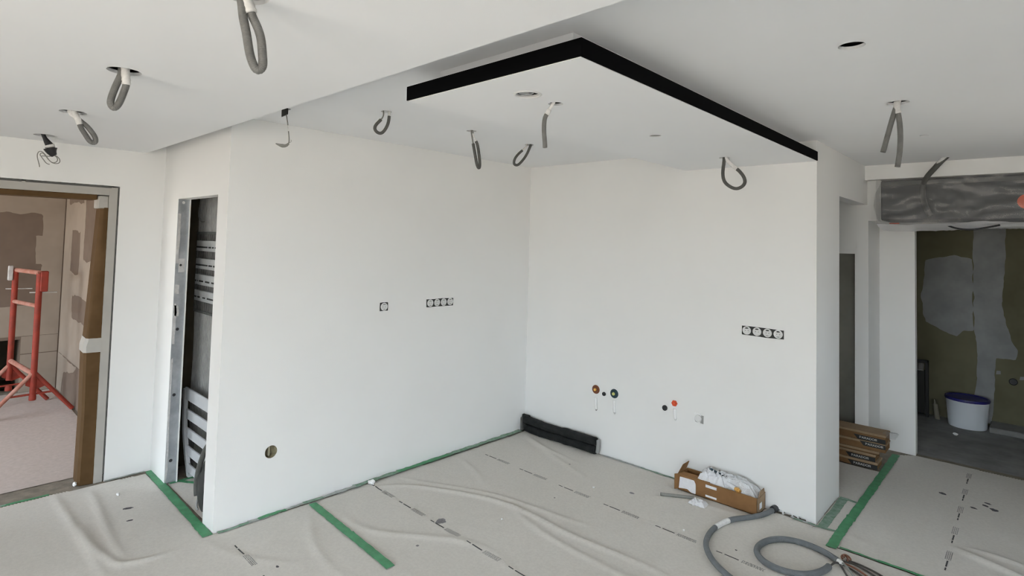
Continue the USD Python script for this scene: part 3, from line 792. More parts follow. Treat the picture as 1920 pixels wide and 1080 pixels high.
c1 = up('H2')
conduit('short dark conduit loop on the high ceiling left of the suspended panel',
        [('dark', 'conduit', c1, 0.0095, 0.22, 0.86), ('wire', 'wire', c1, 0.004, 0, 0.24), ('tape', 'tape_wrap', c1, 0.008, 0.85, 0.98), ('wire', 'wire', c1, 0.005, 0.85, 1.0)], (0.869, -2.278, ZC))
c1 = spread(up('H3'), 0.012)
conduit('narrow hairpin conduit loop below the left edge of the suspended panel',
        [('dark', 'conduit', c1, 0.0105, 0.20, 0.82), ('wire', 'wire', c1, 0.0045, 0, 0.21), ('tape', 'tape_wrap', c1, 0.006, 0.81, 0.92), ('wire', 'wire', c1, 0.004, 0.9, 1)], (0.858, -1.602, ZC))
c1 = up('H4')
conduit('teardrop conduit loop on the high ceiling nearest the inner wall corner',
        [('dark', 'conduit', c1, 0.010, 0.18, 1.0), ('tape', 'tape_wrap', c1, 0.007, 0.05, 0.2), ('wire', 'wire', c1, 0.004, 0, 0.1)], (0.834, -0.979, ZC))
k2 = [(2.108, -2.275, ZK + 0.03)] + CURVES['K2']
conduit('straight piece of grey conduit dangling under the suspended panel beside the downlight',
        [('cor', 'conduit', k2, 0.0100, 0.36, 1.0), ('tape', 'tape_wrap', k2, 0.007, 0.0, 0.3), ('tape', 'tape_wrap', k2, 0.0095, 0.27, 0.38)], (2.113, -2.271, ZK), 'conduit_piece')
c1 = up('K4')
conduit('round conduit loop under the suspended panel near the back wall',
        [('dark', 'conduit', c1, 0.0115, 0, 0.80), ('tape', 'tape_wrap', c1, 0.0115, 0.79, 0.97)], (2.107, -0.465, ZK))
ra = [(3.125, -0.82, ZC + 0.03)] + CURVES['R2a'][1:]
rb_ = [(3.128, -0.818, ZC + 0.03)] + CURVES['R2b'][1:]
conduit('two open grey conduit ends forking from one hole in the right ceiling',
        [('cor', 'conduit', ra, 0.0125, 0.16, 1), ('cor', 'conduit', rb_, 0.0125, 0.24, 1), ('tape', 'tape_wrap', rb_, 0.014, 0.0, 0.25), ('wire', 'wire', ra, 0.006, 0, 0.2)], (3.128, -0.819, ZC), 'conduit_fork')
r4 = [(3.135, 1.285, ZC + 0.02)] + CURVES['R4']
conduit('grey conduit bending from the right ceiling down in front of the wrapped unit',
        [('dark', 'conduit', r4, 0.020, 0.0, 1.0), ('tape', 'tape_wrap', [(a + 0.004, b - 0.012, c + 0.010) for a, b, c in r4], 0.013, 0.03, 0.27)], (3.12, 1.273, ZC), 'conduit_bend')

# recessed downlight without its lamp
t = thing('downlight', 'white recessed downlight ring without lamp in the suspended panel', 'downlight', (2.117, -2.459, ZK))
obj('ring', lathe([(0.047, 0.006), (0.047, -0.001), (0.050, -0.004), (0.057, -0.003), (0.059, 0.0)], (2.117, -2.459, ZK), (0, 0, 1), 40), 'socket_white', t, 40)
obj('holder', lathe([(0.0, 0.030), (0.030, 0.030), (0.033, 0.008), (0.028, 0.008), (0.026, 0.024), (0.0, 0.024)], (2.110, -2.463, ZK), (0.1, 0.05, 1), 28), 'steel', t, 40)
obj('inner_glass', lathe([(0.0, 0.012), (0.020, 0.010), (0.022, 0.016)], (2.105, -2.465, ZK), (0, 0, 1), 24), 'socket_grey', t, 40)
obj('spring', sweep(spline([(2.135, -2.43, ZK + 0.01), (2.150, -2.445, ZK + 0.004), (2.150, -2.470, ZK + 0.006), (2.135, -2.490, ZK + 0.012)], 0.004), 0.0025, 8), 'box_dark', t, True)


# ------------------------------------------------------------------ sockets and pipe outlets
def frame_map(wall):
    """Maps (u right, v up, n out of the wall) to world axes."""
    if wall == 'left':
        return lambda u, v, n: (n, u, v), (1, 0, 0), ((0, 1, 0), (0, 0, 1))
    return lambda u, v, n: (u, -n, v), (0, -1, 0), ((1, 0, 0), (0, 0, 1))


def disc(fm, ax, u, v, prof, n=28):
    return lathe(prof, fm(u, v, 0), ax, n)


def socket(label, wall, us, v, seed=0):
    fm, ax, (U, V) = frame_map(wall)
    t = thing('socket_set', label, 'socket', fm(float(np.mean(us)), v, 0))
    a, b = us[0] - 0.036, us[-1] + 0.036
    obj('backing', extrude(rough(sbox(a, v - 0.033, b, v + 0.033), 0.0025, 0.01, seed), 0.003, fm(0, 0, 0.0005), U, V), 'box_dark', t, False)
    for k, u in enumerate(us):
        s_ = obj('socket_insert', disc(fm, ax, u, v, [(0.0, 0.0060), (0.0205, 0.0060), (0.0220, 0.0095), (0.0265, 0.0105), (0.0295, 0.0090), (0.0300, 0.0005)]), 'socket_white', t, 40)
        top = [extrude(Polygon([(u - 0.011, v + 0.013), (u + 0.012, v + 0.014), (u + 0.008, v + 0.021), (u - 0.007, v + 0.021)]), 0.003, fm(0, 0, 0.0075), U, V)]
        obj('earth_clip', top, 'box_dark' if wall == 'back' else 'socket_grey', s_, False)
        for du in (-0.0095, 0.0095):
            obj('pin_hole', disc(fm, ax, u + du, v - 0.001, [(0.0, 0.0070), (0.0032, 0.0070), (0.0034, 0.0055)], 14), 'socket_grey', s_, 40)
        if wall == 'left' or k in (2, 3):
            obj('earth_clip', extrude(Polygon([(u - 0.006, v - 0.021), (u + 0.006, v - 0.021), (u + 0.009, v - 0.0165), (u - 0.009, v - 0.0165)]), 0.003, fm(0, 0, 0.0075), U, V), 'socket_grey', s_, False)
    # plaster pulled over the edge
    ed = rough(sbox(a - 0.004, v + 0.031, b + 0.004, v + 0.037), 0.004, 0.01, seed + 3)
    obj('plaster_edge', extrude(ed, 0.004, fm(0, 0, 0), U, V), 'plaster', t, False)
    return t


socket('row of four unfinished sockets on the left white wall', 'left', [-1.217, -1.146, -1.075, -1.004], 1.288, 2)
socket('single unfinished socket on the left white wall, left of the row of four', 'left', [-1.663], 1.287, 3)
socket('row of four unfinished sockets on the right part of the back wall', 'back', [2.098, 2.169, 2.240, 2.311], 1.212, 5)

fm, ax, (U, V) = frame_map('back')
t = thing('socket_set', 'half plastered socket box low on the back wall above the cardboard box', 'socket', (1.745, 0, 0.508))
obj('backing', extrude(Polygon([(1.758, 0.475), (1.783, 0.472), (1.783, 0.532), (1.764, 0.532), (1.768, 0.505)]), 0.003, fm(0, 0, 0.0005), U, V), 'socket_grey', t, False)
obj('backing', extrude(Polygon([(1.712, 0.497), (1.728, 0.485), (1.735, 0.474), (1.72, 0.478)]), 0.003, fm(0, 0, 0.0005), U, V), 'socket_grey', t, False)
obj('socket_insert', disc(fm, ax, 1.742, 0.506, [(0.0, 0.0060), (0.0205, 0.0060), (0.0220, 0.0095), (0.0265, 0.0105), (0.0275, 0.0005)]), 'socket_white', t, 40)
obj('plaster_edge', extrude(rough(sbox(1.708, 0.535, 1.76, 0.548), 0.006, 0.01, 4), 0.005, fm(0, 0, 0), U, V), 'plaster', t, False)


def outlet(label, u, v, r, flange, cap, capc, streak, tip):
    t = thing('pipe_outlet', label, 'pipe outlet', fm(u, v, 0))
    if capc:
        obj('flange', disc(fm, ax, u, v, [(0.0, 0.004), (r * 0.36, 0.004), (r * 0.42, 0.009), (r * 0.9, 0.009), (r, 0.004), (r, 0.0)]), flange, t, 40)
        obj('cap', disc(fm, ax, u - 0.004, v - 0.002, [(0.0, 0.016), (r * 0.28, 0.016), (r * 0.33, 0.012), (r * 0.33, 0.003)]), capc, t, 40)
    else:
        obj('cap', lathe([(0.0, 0.016), (r * 0.55, 0.016), (r * 0.6, 0.011), (r, 0.010), (r, 0.0)], fm(u, v, 0), ax, cap), flange, t, False)
    if streak:
        z0, z1 = streak
        q = [fm(u + 0.002, z0, 0.004), fm(u + 0.005, (z0 + z1) / 2, 0.006), fm(u + 0.009, z1, 0.004)]
        obj('white_stub', sweep(spline(q, 0.008), 0.012, 12), 'plaster', t, True)
        obj('stub_tip', sweep(spline([fm(u + 0.004, z1 - 0.002, 0.006), fm(u + 0.009, z1 - 0.012, 0.006), fm(u + 0.018, z1 - 0.004, 0.006)], 0.003), 0.0032, 8), tip, t, True)
    return t


outlet('brown pipe outlet with a yellow plug, leftmost on the back wall', 0.813, 0.541, 0.0375, 'plug_brown', 24, 'plug_yellow', (0.475, 0.375), 'socket_grey')
outlet('dark teal pipe outlet with a lime plug on the back wall', 1.000, 0.542, 0.0385, 'plug_teal', 24, 'plug_lime', (0.485, 0.385), 'socket_white')
outlet('orange red pipe plug on the back wall, right of a black plug', 1.549, 0.578, 0.024, 'plug_red', 6, None, (0.535, 0.462), 'socket_white')
outlet('small black plug between the brown and the teal pipe outlets', 0.899, 0.519, 0.0165, 'black_plastic', 20, None, None, None)
outlet('black plug on the back wall just left of the orange red plug', 1.468, 0.525, 0.021, 'black_plastic', 20, None, None, None)

t = thing('junction_box', 'round open junction box low on the left wall near its outer edge', 'junction box', (0, -2.486, 0.407))
obj('cup', lathe([(0.0395, 0.0), (0.0395, -0.045), (0.0, -0.045)], (0, -2.486, 0.407), (1, 0, 0), 36), 'brass_box', t, 40)
obj('inner_strip', bx((-0.043, -2.492, 0.372), (-0.028, -2.480, 0.442), 0.002), 'box_cream', t, False)
obj('inner_strip', bx((-0.043, -2.522, 0.385), (-0.034, -2.508, 0.430), 0.002), 'pale_tube', t, False)

# ------------------------------------------------------------------ black insulated pipes in the corner
t = thing('insulated_pipes', 'pair of black foam wrapped pipes lying in the inner wall corner', 'pipe', (0.43, -0.05, 0))
for nm, z0, r, x0, x1, sd in (('pipe', 0.110, 0.036, 0.03, 0.862, 1), ('pipe', 0.0405, 0.034, 0.05, 0.855, 2)):
    xs = np.linspace(x0, x1, 70)
    rr = r * (0.93 + 0.16 * meshkit.fbm(np.c_[xs * 11, xs * 0 + sd, xs * 0], 3, sd))
    for xw in (0.24, 0.52, 0.55):
        rr *= 1 + 0.10 * np.exp(-((xs - xw) / 0.02) ** 2)
    rr[0] *= 0.8
    rr[-1] *= 0.86
    zz = z0 + 0.010 * np.sin(xs * 9 + sd) * 0.5
    obj(nm, sweep(np.c_[xs, -0.048 + 0.004 * np.sin(xs * 14 + sd), zz], rr, 18), 'foam', t, True)
obj('wrap_end', sweep(spline([(0.862, -0.036, 0.02), (0.868, -0.034, 0.07), (0.866, -0.036, 0.13)], 0.01), 0.017, 10), 'socket_grey', t, True)
obj('wrap_end', bx((0.004, -0.075, 0.006), (0.03, -0.02, 0.135), 0.006), 'conduit_dark', t, False)
obj('bracket', bx((0.012, -0.06, 0.125), (0.10, -0.03, 0.162), 0.006), 'foam', t, False)

# ------------------------------------------------------------------ steel profile, cupboard contents
t = thing('steel_profile', 'galvanised steel stud with bolt holes at the left side of the cupboard opening', 'steel profile', (-0.953, -2.79, 0))
web = bx((-0.953, -2.820, 0.004), (-0.950, -2.752, 2.054))
holes = [cyl((-1.0, -2.786, z), (-0.9, -2.786, z), 0.0105, 16) for z in (0.163, 0.632, 1.105, 1.571, 2.03)]
obj('web', cut(web, *holes), 'steel', t, False)
obj('flange', bx((-0.953, -2.752, 0.004), (-0.940, -2.7495, 2.054)), 'steel', t, False)
obj('flange', bx((-0.953, -2.7495, 0.004), (-0.930, -2.742, 2.054), 0.001), 'paint', t, False, label='white painted edge of the steel stud')
for z in (0.163, 0.632, 1.105, 1.571):
    obj('bolt', lathe([(0.0, 0.0022), (0.008, 0.0022), (0.0112, 0.0), (0.0112, -0.001)], (-0.9500, -2.786, z), (1, 0, 0), 14), 'black_plastic', t, 40)
for k, (y0, z0, y1, z1) in enumerate([(-2.818, 1.00, -2.80, 1.30), (-2.818, 1.36, -2.79, 1.43), (-2.812, 1.20, -2.785, 1.28), (-2.80, 1.52, -2.76, 1.62), (-2.818, 1.58, -2.80, 1.95), (-2.82, 0.02, -2.808, 0.9)]):
    obj('plaster_smear', extrude(rough(sbox(y0, z0, y1, z1), 0.006, 0.02, k + 2), 0.002, (-0.950, 0, 0), (0, 1, 0), (0, 0, 1)), 'plaster_smear', t, False)

t = thing('electrical_cabinet', 'open electrical cabinet with four rows of breakers inside the cupboard', 'electrical cabinet', (-0.9, -2.58, 1.2))
Y = -2.585
obj('frame', [bx((-1.232, Y - 0.012, 1.195), (-1.210, Y + 0.004, 1.82), 0.002), bx((-1.232, Y - 0.012, 1.80), (-0.60, Y + 0.004, 1.82), 0.002), bx((-1.232, Y - 0.012, 1.195), (-0.60, Y + 0.004, 1.215), 0.002)], 'combed_grey', t, False)
obj('recess', bx((-1.21, Y - 0.002, 1.215), (-0.60, Y + 0.003, 1.80)), 'label_black', t, False)
for k, z in enumerate((1.712, 1.575, 1.452, 1.330)):
    r0 = obj('breaker_row', kind='stuff', mesh=[bx((-1.175 + 0.0185 * i, Y - 0.028, z - 0.040), (-1.1575 + 0.0185 * i, Y - 0.002, z + 0.040), 0.0015) for i in range(28)], mat='breaker', parent=t, smooth=False)
    obj('switch', [bx((-1.172 + 0.0185 * i, Y - 0.0305, z - 0.016), (-1.1605 + 0.0185 * i, Y - 0.027, z - 0.004), 0.001) for i in range(28) if rng.random() < 0.75], 'label_black', r0, False, kind='stuff')
obj('cable', sweep(spline([(-1.20, Y - 0.01, 2.04), (-1.19, Y - 0.02, 1.95), (-1.15, Y - 0.02, 1.91), (-1.08, Y - 0.012, 1.90)], 0.01), 0.004, 8), 'cable_grey', t, True)

# white slatted plastic chair back leaning in the cupboard
t = thing('plastic_chair', 'white slatted plastic chair standing on end inside the cupboard', 'chair', (-0.8, -2.66, 0))


def rail(sx):
    zz = np.linspace(0.012, 0.63, 24)
    half = np.interp(zz, [0, 0.12, 0.35, 0.63], [0.165, 0.20, 0.255, 0.30])
    xs = -0.79 + sx * half
    ys = -2.655 - 0.02 * np.sin(zz * 4)
    pr = []
    for x, y, z in zip(xs, ys, zz):
        w = 0.020
        pr.append([(x - w, y - 0.012, z), (x + w, y - 0.012, z), (x + w, y + 0.014, z), (x - w, y + 0.014, z)])
    v = np.array(pr).reshape(-1, 3)
    f = []
    for i in range(len(zz) - 1):
        for k in range(4):
            a, b = i * 4 + k, i * 4 + (k + 1) % 4
            f += [[a, b, b + 4], [a, b + 4, a + 4]]
    e = (len(zz) - 1) * 4
    f += [[0, 2, 1], [0, 3, 2], [e, e + 1, e + 2], [e, e + 2, e + 3]]
    return trimesh.Trimesh(v, f, process=False)


for s_ in (-1, 1):
    obj('rail', rail(s_), 'white_plastic', t, 40)
for z0, z1 in ((0.555, 0.645), (0.42, 0.492), (0.29, 0.358), (0.165, 0.232), (0.05, 0.11)):
    zz = (z0 + z1) / 2
    h = float(np.interp(zz, [0, 0.12, 0.35, 0.63], [0.165, 0.20, 0.255, 0.30]))
    obj('slat', bx((-0.79 - h, -2.672, z0), (-0.79 + h, -2.658, z1), 0.003), 'white_plastic', t, False)

t = thing('dark_bag', 'dark grey bag with a strap on the cupboard floor behind the wall edge', 'bag', (-0.35, -2.72, 0))
b = trimesh.creation.icosphere(3)
b.vertices *= np.array([0.16, 0.075, 0.20])
b.vertices *= (0.85 + 0.35 * meshkit.fbm(b.vertices * 14, 3, 5))[:, None]
b.vertices[:, 2] = np.maximum(b.vertices[:, 2], -0.13)
b.apply_translation((-0.33, -2.715, 0.137))
obj('body', b, 'box_dark', t, True)
obj('strap', sweep(spline([(-0.43, -2.775, 0.08), (-0.42, -2.782, 0.20), (-0.33, -2.785, 0.36), (-0.25, -2.77, 0.46), (-0.20, -2.74, 0.44)], 0.01), 0.017, 8), 'conduit_dark', t, True)
obj('edge_trim', sweep(spline([(-0.478, -2.70, 0.20), (-0.485, -2.72, 0.12), (-0.45, -2.76, 0.05), (-0.36, -2.79, 0.02)], 0.01), 0.006, 8), 'socket_grey', t, True)

# ------------------------------------------------------------------ doorway lining covered with cardboard
t = thing('door_lining', 'grey door lining around the side room doorway, taped over', 'door frame', (-1.30, -3.15, 0))
obj('jamb', bx((-1.505, -3.172, 0.0), (-1.3035, -3.119, 2.126), 0.003), 'lining_grey', t, False)
obj('head', bx((-1.505, -4.62, 2.066), (-1.306, -3.122, 2.126), 0.003), 'lining_grey', t, False)
obj('gap_strip', bx((-1.308, -3.95, 2.120), (-1.3015, -3.66, 2.1335)), 'conduit_dark', t, False)
obj('gap_strip', bx((-1.308, -3.64, 2.120), (-1.3015, -3.16, 2.1335)), 'conduit_dark', t, False)
obj('gap_strip', bx((-1.308, -3.1225, 0.05), (-1.3045, -3.1095, 2.126)), 'conduit_dark', t, False)
t = thing('cardboard_cover', 'brown cardboard sleeve taped around the right side of the side room doorway', 'cardboard cover', (-1.40, -3.20, 0))


def sleeve(z0, z1, n=18):
    zz = np.linspace(z0, z1, n)
    v = []
    for z in zz:
        b0 = np.interp(z, [0, 0.5, 0.98, 1.02, 2.0], [0.0, 0.004, -0.006, 0.004, 0.012])
        y1 = -3.262 + np.interp(z, [0, 1.0, 2.0], [0.0, 0.002, 0.036]) + b0
        x1 = -1.318
        v.append([(-1.50, -3.173, z), (x1 + 0.012, -3.173, z), (x1 + 0.010, -3.195, z), (x1, y1 + 0.014, z), (x1 - 0.02, y1, z), (-1.50, y1 + 0.006, z)])
    v = np.array(v).reshape(-1, 3)
    f = []
    for i in range(n - 1):
        for k in range(6):
            a, b = i * 6 + k, i * 6 + (k + 1) % 6
            f += [[a, b, b + 6], [a, b + 6, a + 6]]
    e = (n - 1) * 6
    f += [[0, k + 1, k] for k in range(1, 5)] + [[e, e + k, e + k + 1] for k in range(1, 5)]
    m_ = trimesh.Trimesh(v, f, process=False)
    m_.fix_normals()
    return m_


obj('sleeve', sleeve(0.004, 0.955), 'cardboard_dull', t, 30)
obj('sleeve', sleeve(1.01, 1.975), 'cardboard_dull', t, 30)
q = sleeve(0.935, 1.035, 6)
q.vertices = (q.vertices - [-1.41, -3.215, 0]) * [1.04, 1.10, 1] + [-1.41, -3.215, 0]
obj('tape_band', q, 'lining_grey', t, 30)
obj('tape_band', bx((-1.45, -3.235, 1.97), (-1.308, -3.172, 2.06), 0.006), 'lining_grey', t, False)
t = thing('cardboard_cover', 'brown cardboard strip along the underside of the side room doorway head', 'cardboard cover', (-1.40, -3.9, 2.06))
obj('strip', bx((-1.50, -4.6, 2.030), (-1.318, -3.24, 2.066), 0.003), 'cardboard_dull', t, False)

# ------------------------------------------------------------------ red trestle in the side room
t = thing('trestle', 'red adjustable builders trestle standing in the side room', 'trestle', (-3.5, -3.27, 0))
NX, NY, FX, FY = -3.5, -3.268, -4.05, -3.395


def bar(a, b, r, m, nm, n=12):
    return obj(nm, cyl(a, b, r, n), m, t, 40)


bar((NX, NY, 0.15), (NX, NY - 0.0, 1.385), 0.026, 'red_paint', 'post')
bar((FX, FY, 0.26), (FX, FY, 1.385), 0.026, 'red_paint', 'post')
bar((FX - 0.02, FY, 1.385), (NX + 0.02, NY, 1.385), 0.022, 'red_dusty', 'crossbar')
bar((FX, FY, 1.065), (NX, NY, 1.06), 0.020, 'red_dusty', 'crossbar')
bar((FX, FY, 0.46), (NX, NY, 0.40), 0.022, 'red_dusty', 'crossbar')
obj('clamp', bx((NX - 0.035, NY + 0.005, 1.20), (NX + 0.035, NY + 0.065, 1.40), 0.006), 'red_paint', t, False)
obj('clamp', bx((FX - 0.03, FY - 0.06, 1.28), (FX + 0.03, FY - 0.02, 1.43), 0.006), 'plaster_smear', t, False)
for (x, y) in ((NX, NY), (FX, FY)):
    bar((x, y, 0.42), (x + 0.0, y + 0.318, 0.012), 0.019, 'red_paint', 'leg')
    bar((x, y, 0.42), (x + 0.0, y - 0.345, 0.012), 0.019, 'red_dusty', 'leg')
    bar((x, y - 0.175, 0.205), (x, y + 0.165, 0.212), 0.010, 'red_paint', 'brace')
    obj('gusset', extrude(Polygon([(y - 0.05, 0.36), (y + 0.05, 0.36), (y + 0.10, 0.28), (y + 0.02, 0.25), (y - 0.06, 0.30)]), 0.008, (x - 0.004, 0, 0), (0, 1, 0), (0, 0, 1)), 'red_paint', t, False)
    bar((x, y - 0.07, 1.195), (x, y + 0.14, 1.19), 0.006, 'plaster_smear', 'pin')
    obj('foot', lathe([(0.0, 0.155), (0.029, 0.155), (0.029, 0.19), (0.024, 0.21)], (x, y, 0.0), (0, 0, 1), 16), 'red_paint', t, 40)

# ------------------------------------------------------------------ cardboard box by the back wall and its contents
BX0, BX1, BY0, BY1, BH = 1.667, 2.236, -0.172, -0.016, 0.122
t = thing('cardboard_box', 'long open brown cardboard box on the floor against the back wall', 'cardboard box', ((BX0 + BX1) / 2, (BY0 + BY1) / 2, 0.008))
th_ = 0.004
z0 = 0.009
obj('panel', bx((BX0, BY0, z0), (BX1, BY0 + th_, BH), 0.001), 'cardboard', t, False)
obj('panel', bx((BX0, BY1 - th_, z0), (BX1, BY1, BH), 0.001), 'cardboard', t, False)
obj('panel', bx((BX0, BY0, z0), (BX0 + th_, BY1, BH), 0.001), 'cardboard', t, False)
obj('panel', bx((BX1 - th_, BY0, z0), (BX1, BY1, BH * 0.95), 0.001), 'cardboard_pale', t, False)
obj('bottom', bx((BX0, BY0, z0), (BX1, BY1, z0 + th_)), 'cardboard', t, False)


def flap(p, ax_, L, ang, w, nm='flap', m='cardboard'):
    """A flap hinged on the segment p[0]-p[1], raised by ang towards ax_."""
    a, b = np.array(p[0]), np.array(p[1])
    d = np.array(ax_) * math.cos(ang) + np.array([0, 0, 1.0]) * math.sin(ang)
    n = np.cross(b - a, d)
    n = n / np.linalg.norm(n) * 0.0018
    q = np.array([a, b, b + d * L - (b - a) * w, a + d * L + (b - a) * w])
    obj(nm, trimesh.convex.convex_hull(np.vstack([q - n, q + n])), m, t, False)


flap([(BX0, BY0 + 0.004, BH), (BX0, BY1 - 0.02, BH)], (0.6, 0.3, 0), 0.075, 1.0, 0.12)
flap([(BX0 + 0.004, BY0 + 0.006, BH - 0.002), (BX0 + 0.24, BY0 + 0.006, BH - 0.002)], (0, 1, 0), 0.05, 0.12, 0.06)
flap([(BX0 + 0.002, BY0 + 0.002, z0 + 0.004), (BX0 + 0.002, BY0 + 0.002, BH)], (-0.55, -0.85, 0), 0.03, 0.0, 0.0)
flap([(BX1 - 0.004, BY0 + 0.03, BH * 0.95), (BX1 - 0.004, BY1 - 0.004, BH * 0.95)], (0.35, 0, 0), 0.045, 1.2, 0.25, m='cardboard_pale')
fm2 = (1, 0, 0), (0, 0, 1)
obj('shipping_label', extrude(rough(Polygon([(BX0 + 0.008, 0.022), (BX0 + 0.016, 0.104), (BX0 + 0.125, 0.108), (BX0 + 0.138, 0.085), (BX0 + 0.138, 0.012), (BX0 + 0.10, 0.014), (BX0 + 0.075, 0.030)]), 0.003, 0.01, 3), 0.0015, (0, BY0, 0), *fm2), 'paper_white', t, False)
for (a, b) in ((0.088, 0.107), (0.022, 0.036)):
    obj('label_strip', extrude(sbox(BX0 + 0.212, a, BX0 + 0.292, b), 0.001, (0, BY0, 0), *fm2), 'paper_white', t, False)
obj('label_strip', bx((BX1 - 0.0005, BY0 + 0.045, 0.035), (BX1 + 0.001, BY0 + 0.09, 0.075)), 'paper_white', t, False)


def crumple(cx, cy, cz, sx, sy, sz, seed, nx=60, ny=36, amp=0.6):
    """A crumpled sheet of film: a folded heightfield closed by its own underside."""
    U_, V_ = np.meshgrid(np.linspace(-1, 1, nx), np.linspace(-1, 1, ny), indexing='ij')
    p = np.stack([U_ * 2.2, V_ * 1.6, np.full_like(U_, seed)], -1)
    h = (1 - np.abs(2 * meshkit.fbm(p * 1.4, 4, seed) - 1)) ** 1.6
    h2 = meshkit.fbm(p * 2.6 + 7, 3, seed + 1)
    edge = np.clip(1 - np.maximum(np.abs(U_), np.abs(V_)) ** 4, 0, 1)
    z = cz + sz * ((amp * h + (1 - amp) * h2) * edge)
    x = cx + sx * U_ + 0.10 * sx * (meshkit.fbm(p * 2 + 3, 2, seed + 2) - 0.5)
    y = cy + sy * V_ + 0.22 * sy * (meshkit.fbm(p * 2 + 9, 2, seed + 3) - 0.5)
    v = np.stack([x, y, z], -1).reshape(-1, 3)
    i, j = np.meshgrid(np.arange(nx - 1), np.arange(ny - 1), indexing='ij')
    a = (i * ny + j).ravel()
    f = np.vstack([np.c_[a, a + ny, a + ny + 1], np.c_[a, a + ny + 1, a + 1]])
    return trimesh.Trimesh(v, f, process=False)


obj('plastic_film', crumple(2.02, -0.086, 0.100, 0.205, 0.066, 0.105, 3, amp=0.8), 'film_clear', None, True, 'crumpled clear plastic film heaped in the long cardboard box', 'plastic film')
obj('plastic_bag', crumple(1.905, -0.100, 0.106, 0.105, 0.060, 0.125, 8, amp=0.5), 'film_milky', None, True, 'milky plastic bag bulging from the left half of the long cardboard box', 'plastic bag')
t = thing('fitting_bundle', 'dark violet parts inside the milky plastic bag in the cardboard box', 'pipe fittings', (1.93, -0.09, 0.16))
for k in range(4):
    x = 1.895 + 0.025 * k
    obj('fitting', sweep(spline([(x - 0.02, -0.085, 0.190 - 0.004 * k), (x, -0.10, 0.196 - 0.006 * k), (x + 0.02, -0.082, 0.178 - 0.003 * k)], 0.005), 0.007, 8), 'plug_teal', t, True)
t = thing('brass_fitting', 'brass pipe fitting lying on the front edge of the long cardboard box', 'pipe fitting', (2.10, -0.165, BH))
obj('body', lathe([(0.0, 0.0), (0.013, 0.0), (0.013, 0.012), (0.017, 0.013), (0.017, 0.026), (0.012, 0.027), (0.012, 0.042), (0.0, 0.042)], (2.085, -0.160, BH + 0.016), (0.9, -0.35, -0.1), 6), 'brass', t, 30)
obj('white_end', lathe([(0.0, -0.075), (0.012, -0.075), (0.014, 0.0), (0.0, 0.001)], (2.085, -0.160, BH + 0.016), (0.9, -0.35, -0.1), 14), 'film_milky', t, 30)

t = thing('conduit_piece', 'grey conduit offcut on the floor left of the long cardboard box', 'conduit', (1.73, -0.30, 0))
z_ = float(sheet_z(np.array([1.72]), np.array([-0.30]))[0])
obj('conduit', corrugated([(1.628, -0.362, z_ + 0.011), (1.72, -0.303, z_ + 0.011), (1.822, -0.240, z_ + 0.011)], 0.011), 'cable_grey', t, True)
obj('plastic_scrap', crumple(1.878, -0.285, 0.006, 0.060, 0.040, 0.038, 12, 30, 24), 'film_milky', None, True, 'crumpled scrap of plastic with a white tag on the floor before the cardboard box', 'plastic scrap')
obj('paper_tag', trimesh.convex.convex_hull(np.array([(1.842, -0.318, 0.012), (1.866, -0.352, 0.010), (1.893, -0.325, 0.020), (1.868, -0.292, 0.026), (1.868, -0.322, 0.024)])), 'paper_white', None, False, 'small white square tag on the plastic scrap before the cardboard box', 'tag')

# ------------------------------------------------------------------ hose and cables on the floor
H1 = [(2.300, 0.06, 0.020), (2.294, 0.0, 0.020), (2.289, -0.036, 0.020), (2.264, -0.148, 0.020), (2.205, -0.273, 0.021), (2.147, -0.375, 0.022), (2.113, -0.546, 0.022), (2.127, -0.699, 0.022), (2.165, -0.81, 0.022), (2.234, -0.909, 0.022), (2.313, -0.979, 0.022), (2.42, -1.04, 0.022), (2.60, -1.09, 0.022), (2.85, -1.10, 0.022)]
t = thing('floor_hose', 'grey conduit hose coming out from under the back wall and curving over the sheet', 'hose', (2.2, -0.4, 0))
obj('hose', corrugated(H1, 0.0165, pitch=0.005, amp=0.06, n=14), 'hose_grey', t, True)
obj('tape_wrap', sweep(spline(H1, 0.008)[62:82], 0.0172, 14), 'white_tape', t, True)
obj('end_collar', sweep(spline([(2.302, 0.05, 0.024), (2.298, 0.0, 0.026), (2.292, -0.035, 0.024)], 0.006), 0.022, 14), 'black_plastic', t, True)
RG = [(2.772, -0.418, 0.021), (2.723, -0.384, 0.021), (2.642, -0.354, 0.021), (2.524, -0.358, 0.021), (2.436, -0.422, 0.021), (2.392, -0.532, 0.021), (2.402, -0.649, 0.021), (2.467, -0.728, 0.021), (2.559, -0.750, 0.021), (2.660, -0.712, 0.021), (2.728, -0.610, 0.021), (2.748, -0.515, 0.022)]
t = thing('hose_ring', 'ring of grey conduit hose on the floor with bare cables spilling from its end', 'hose', (2.58, -0.55, 0))
obj('hose', corrugated(RG, 0.0175, pitch=0.005, amp=0.06, n=14), 'hose_grey', t, True)
obj('tape_wrap', sweep(spline([(2.765, -0.412, 0.022), (2.785, -0.425, 0.024), (2.797, -0.437, 0.022)], 0.004), 0.014, 12), 'white_tape', t, True)
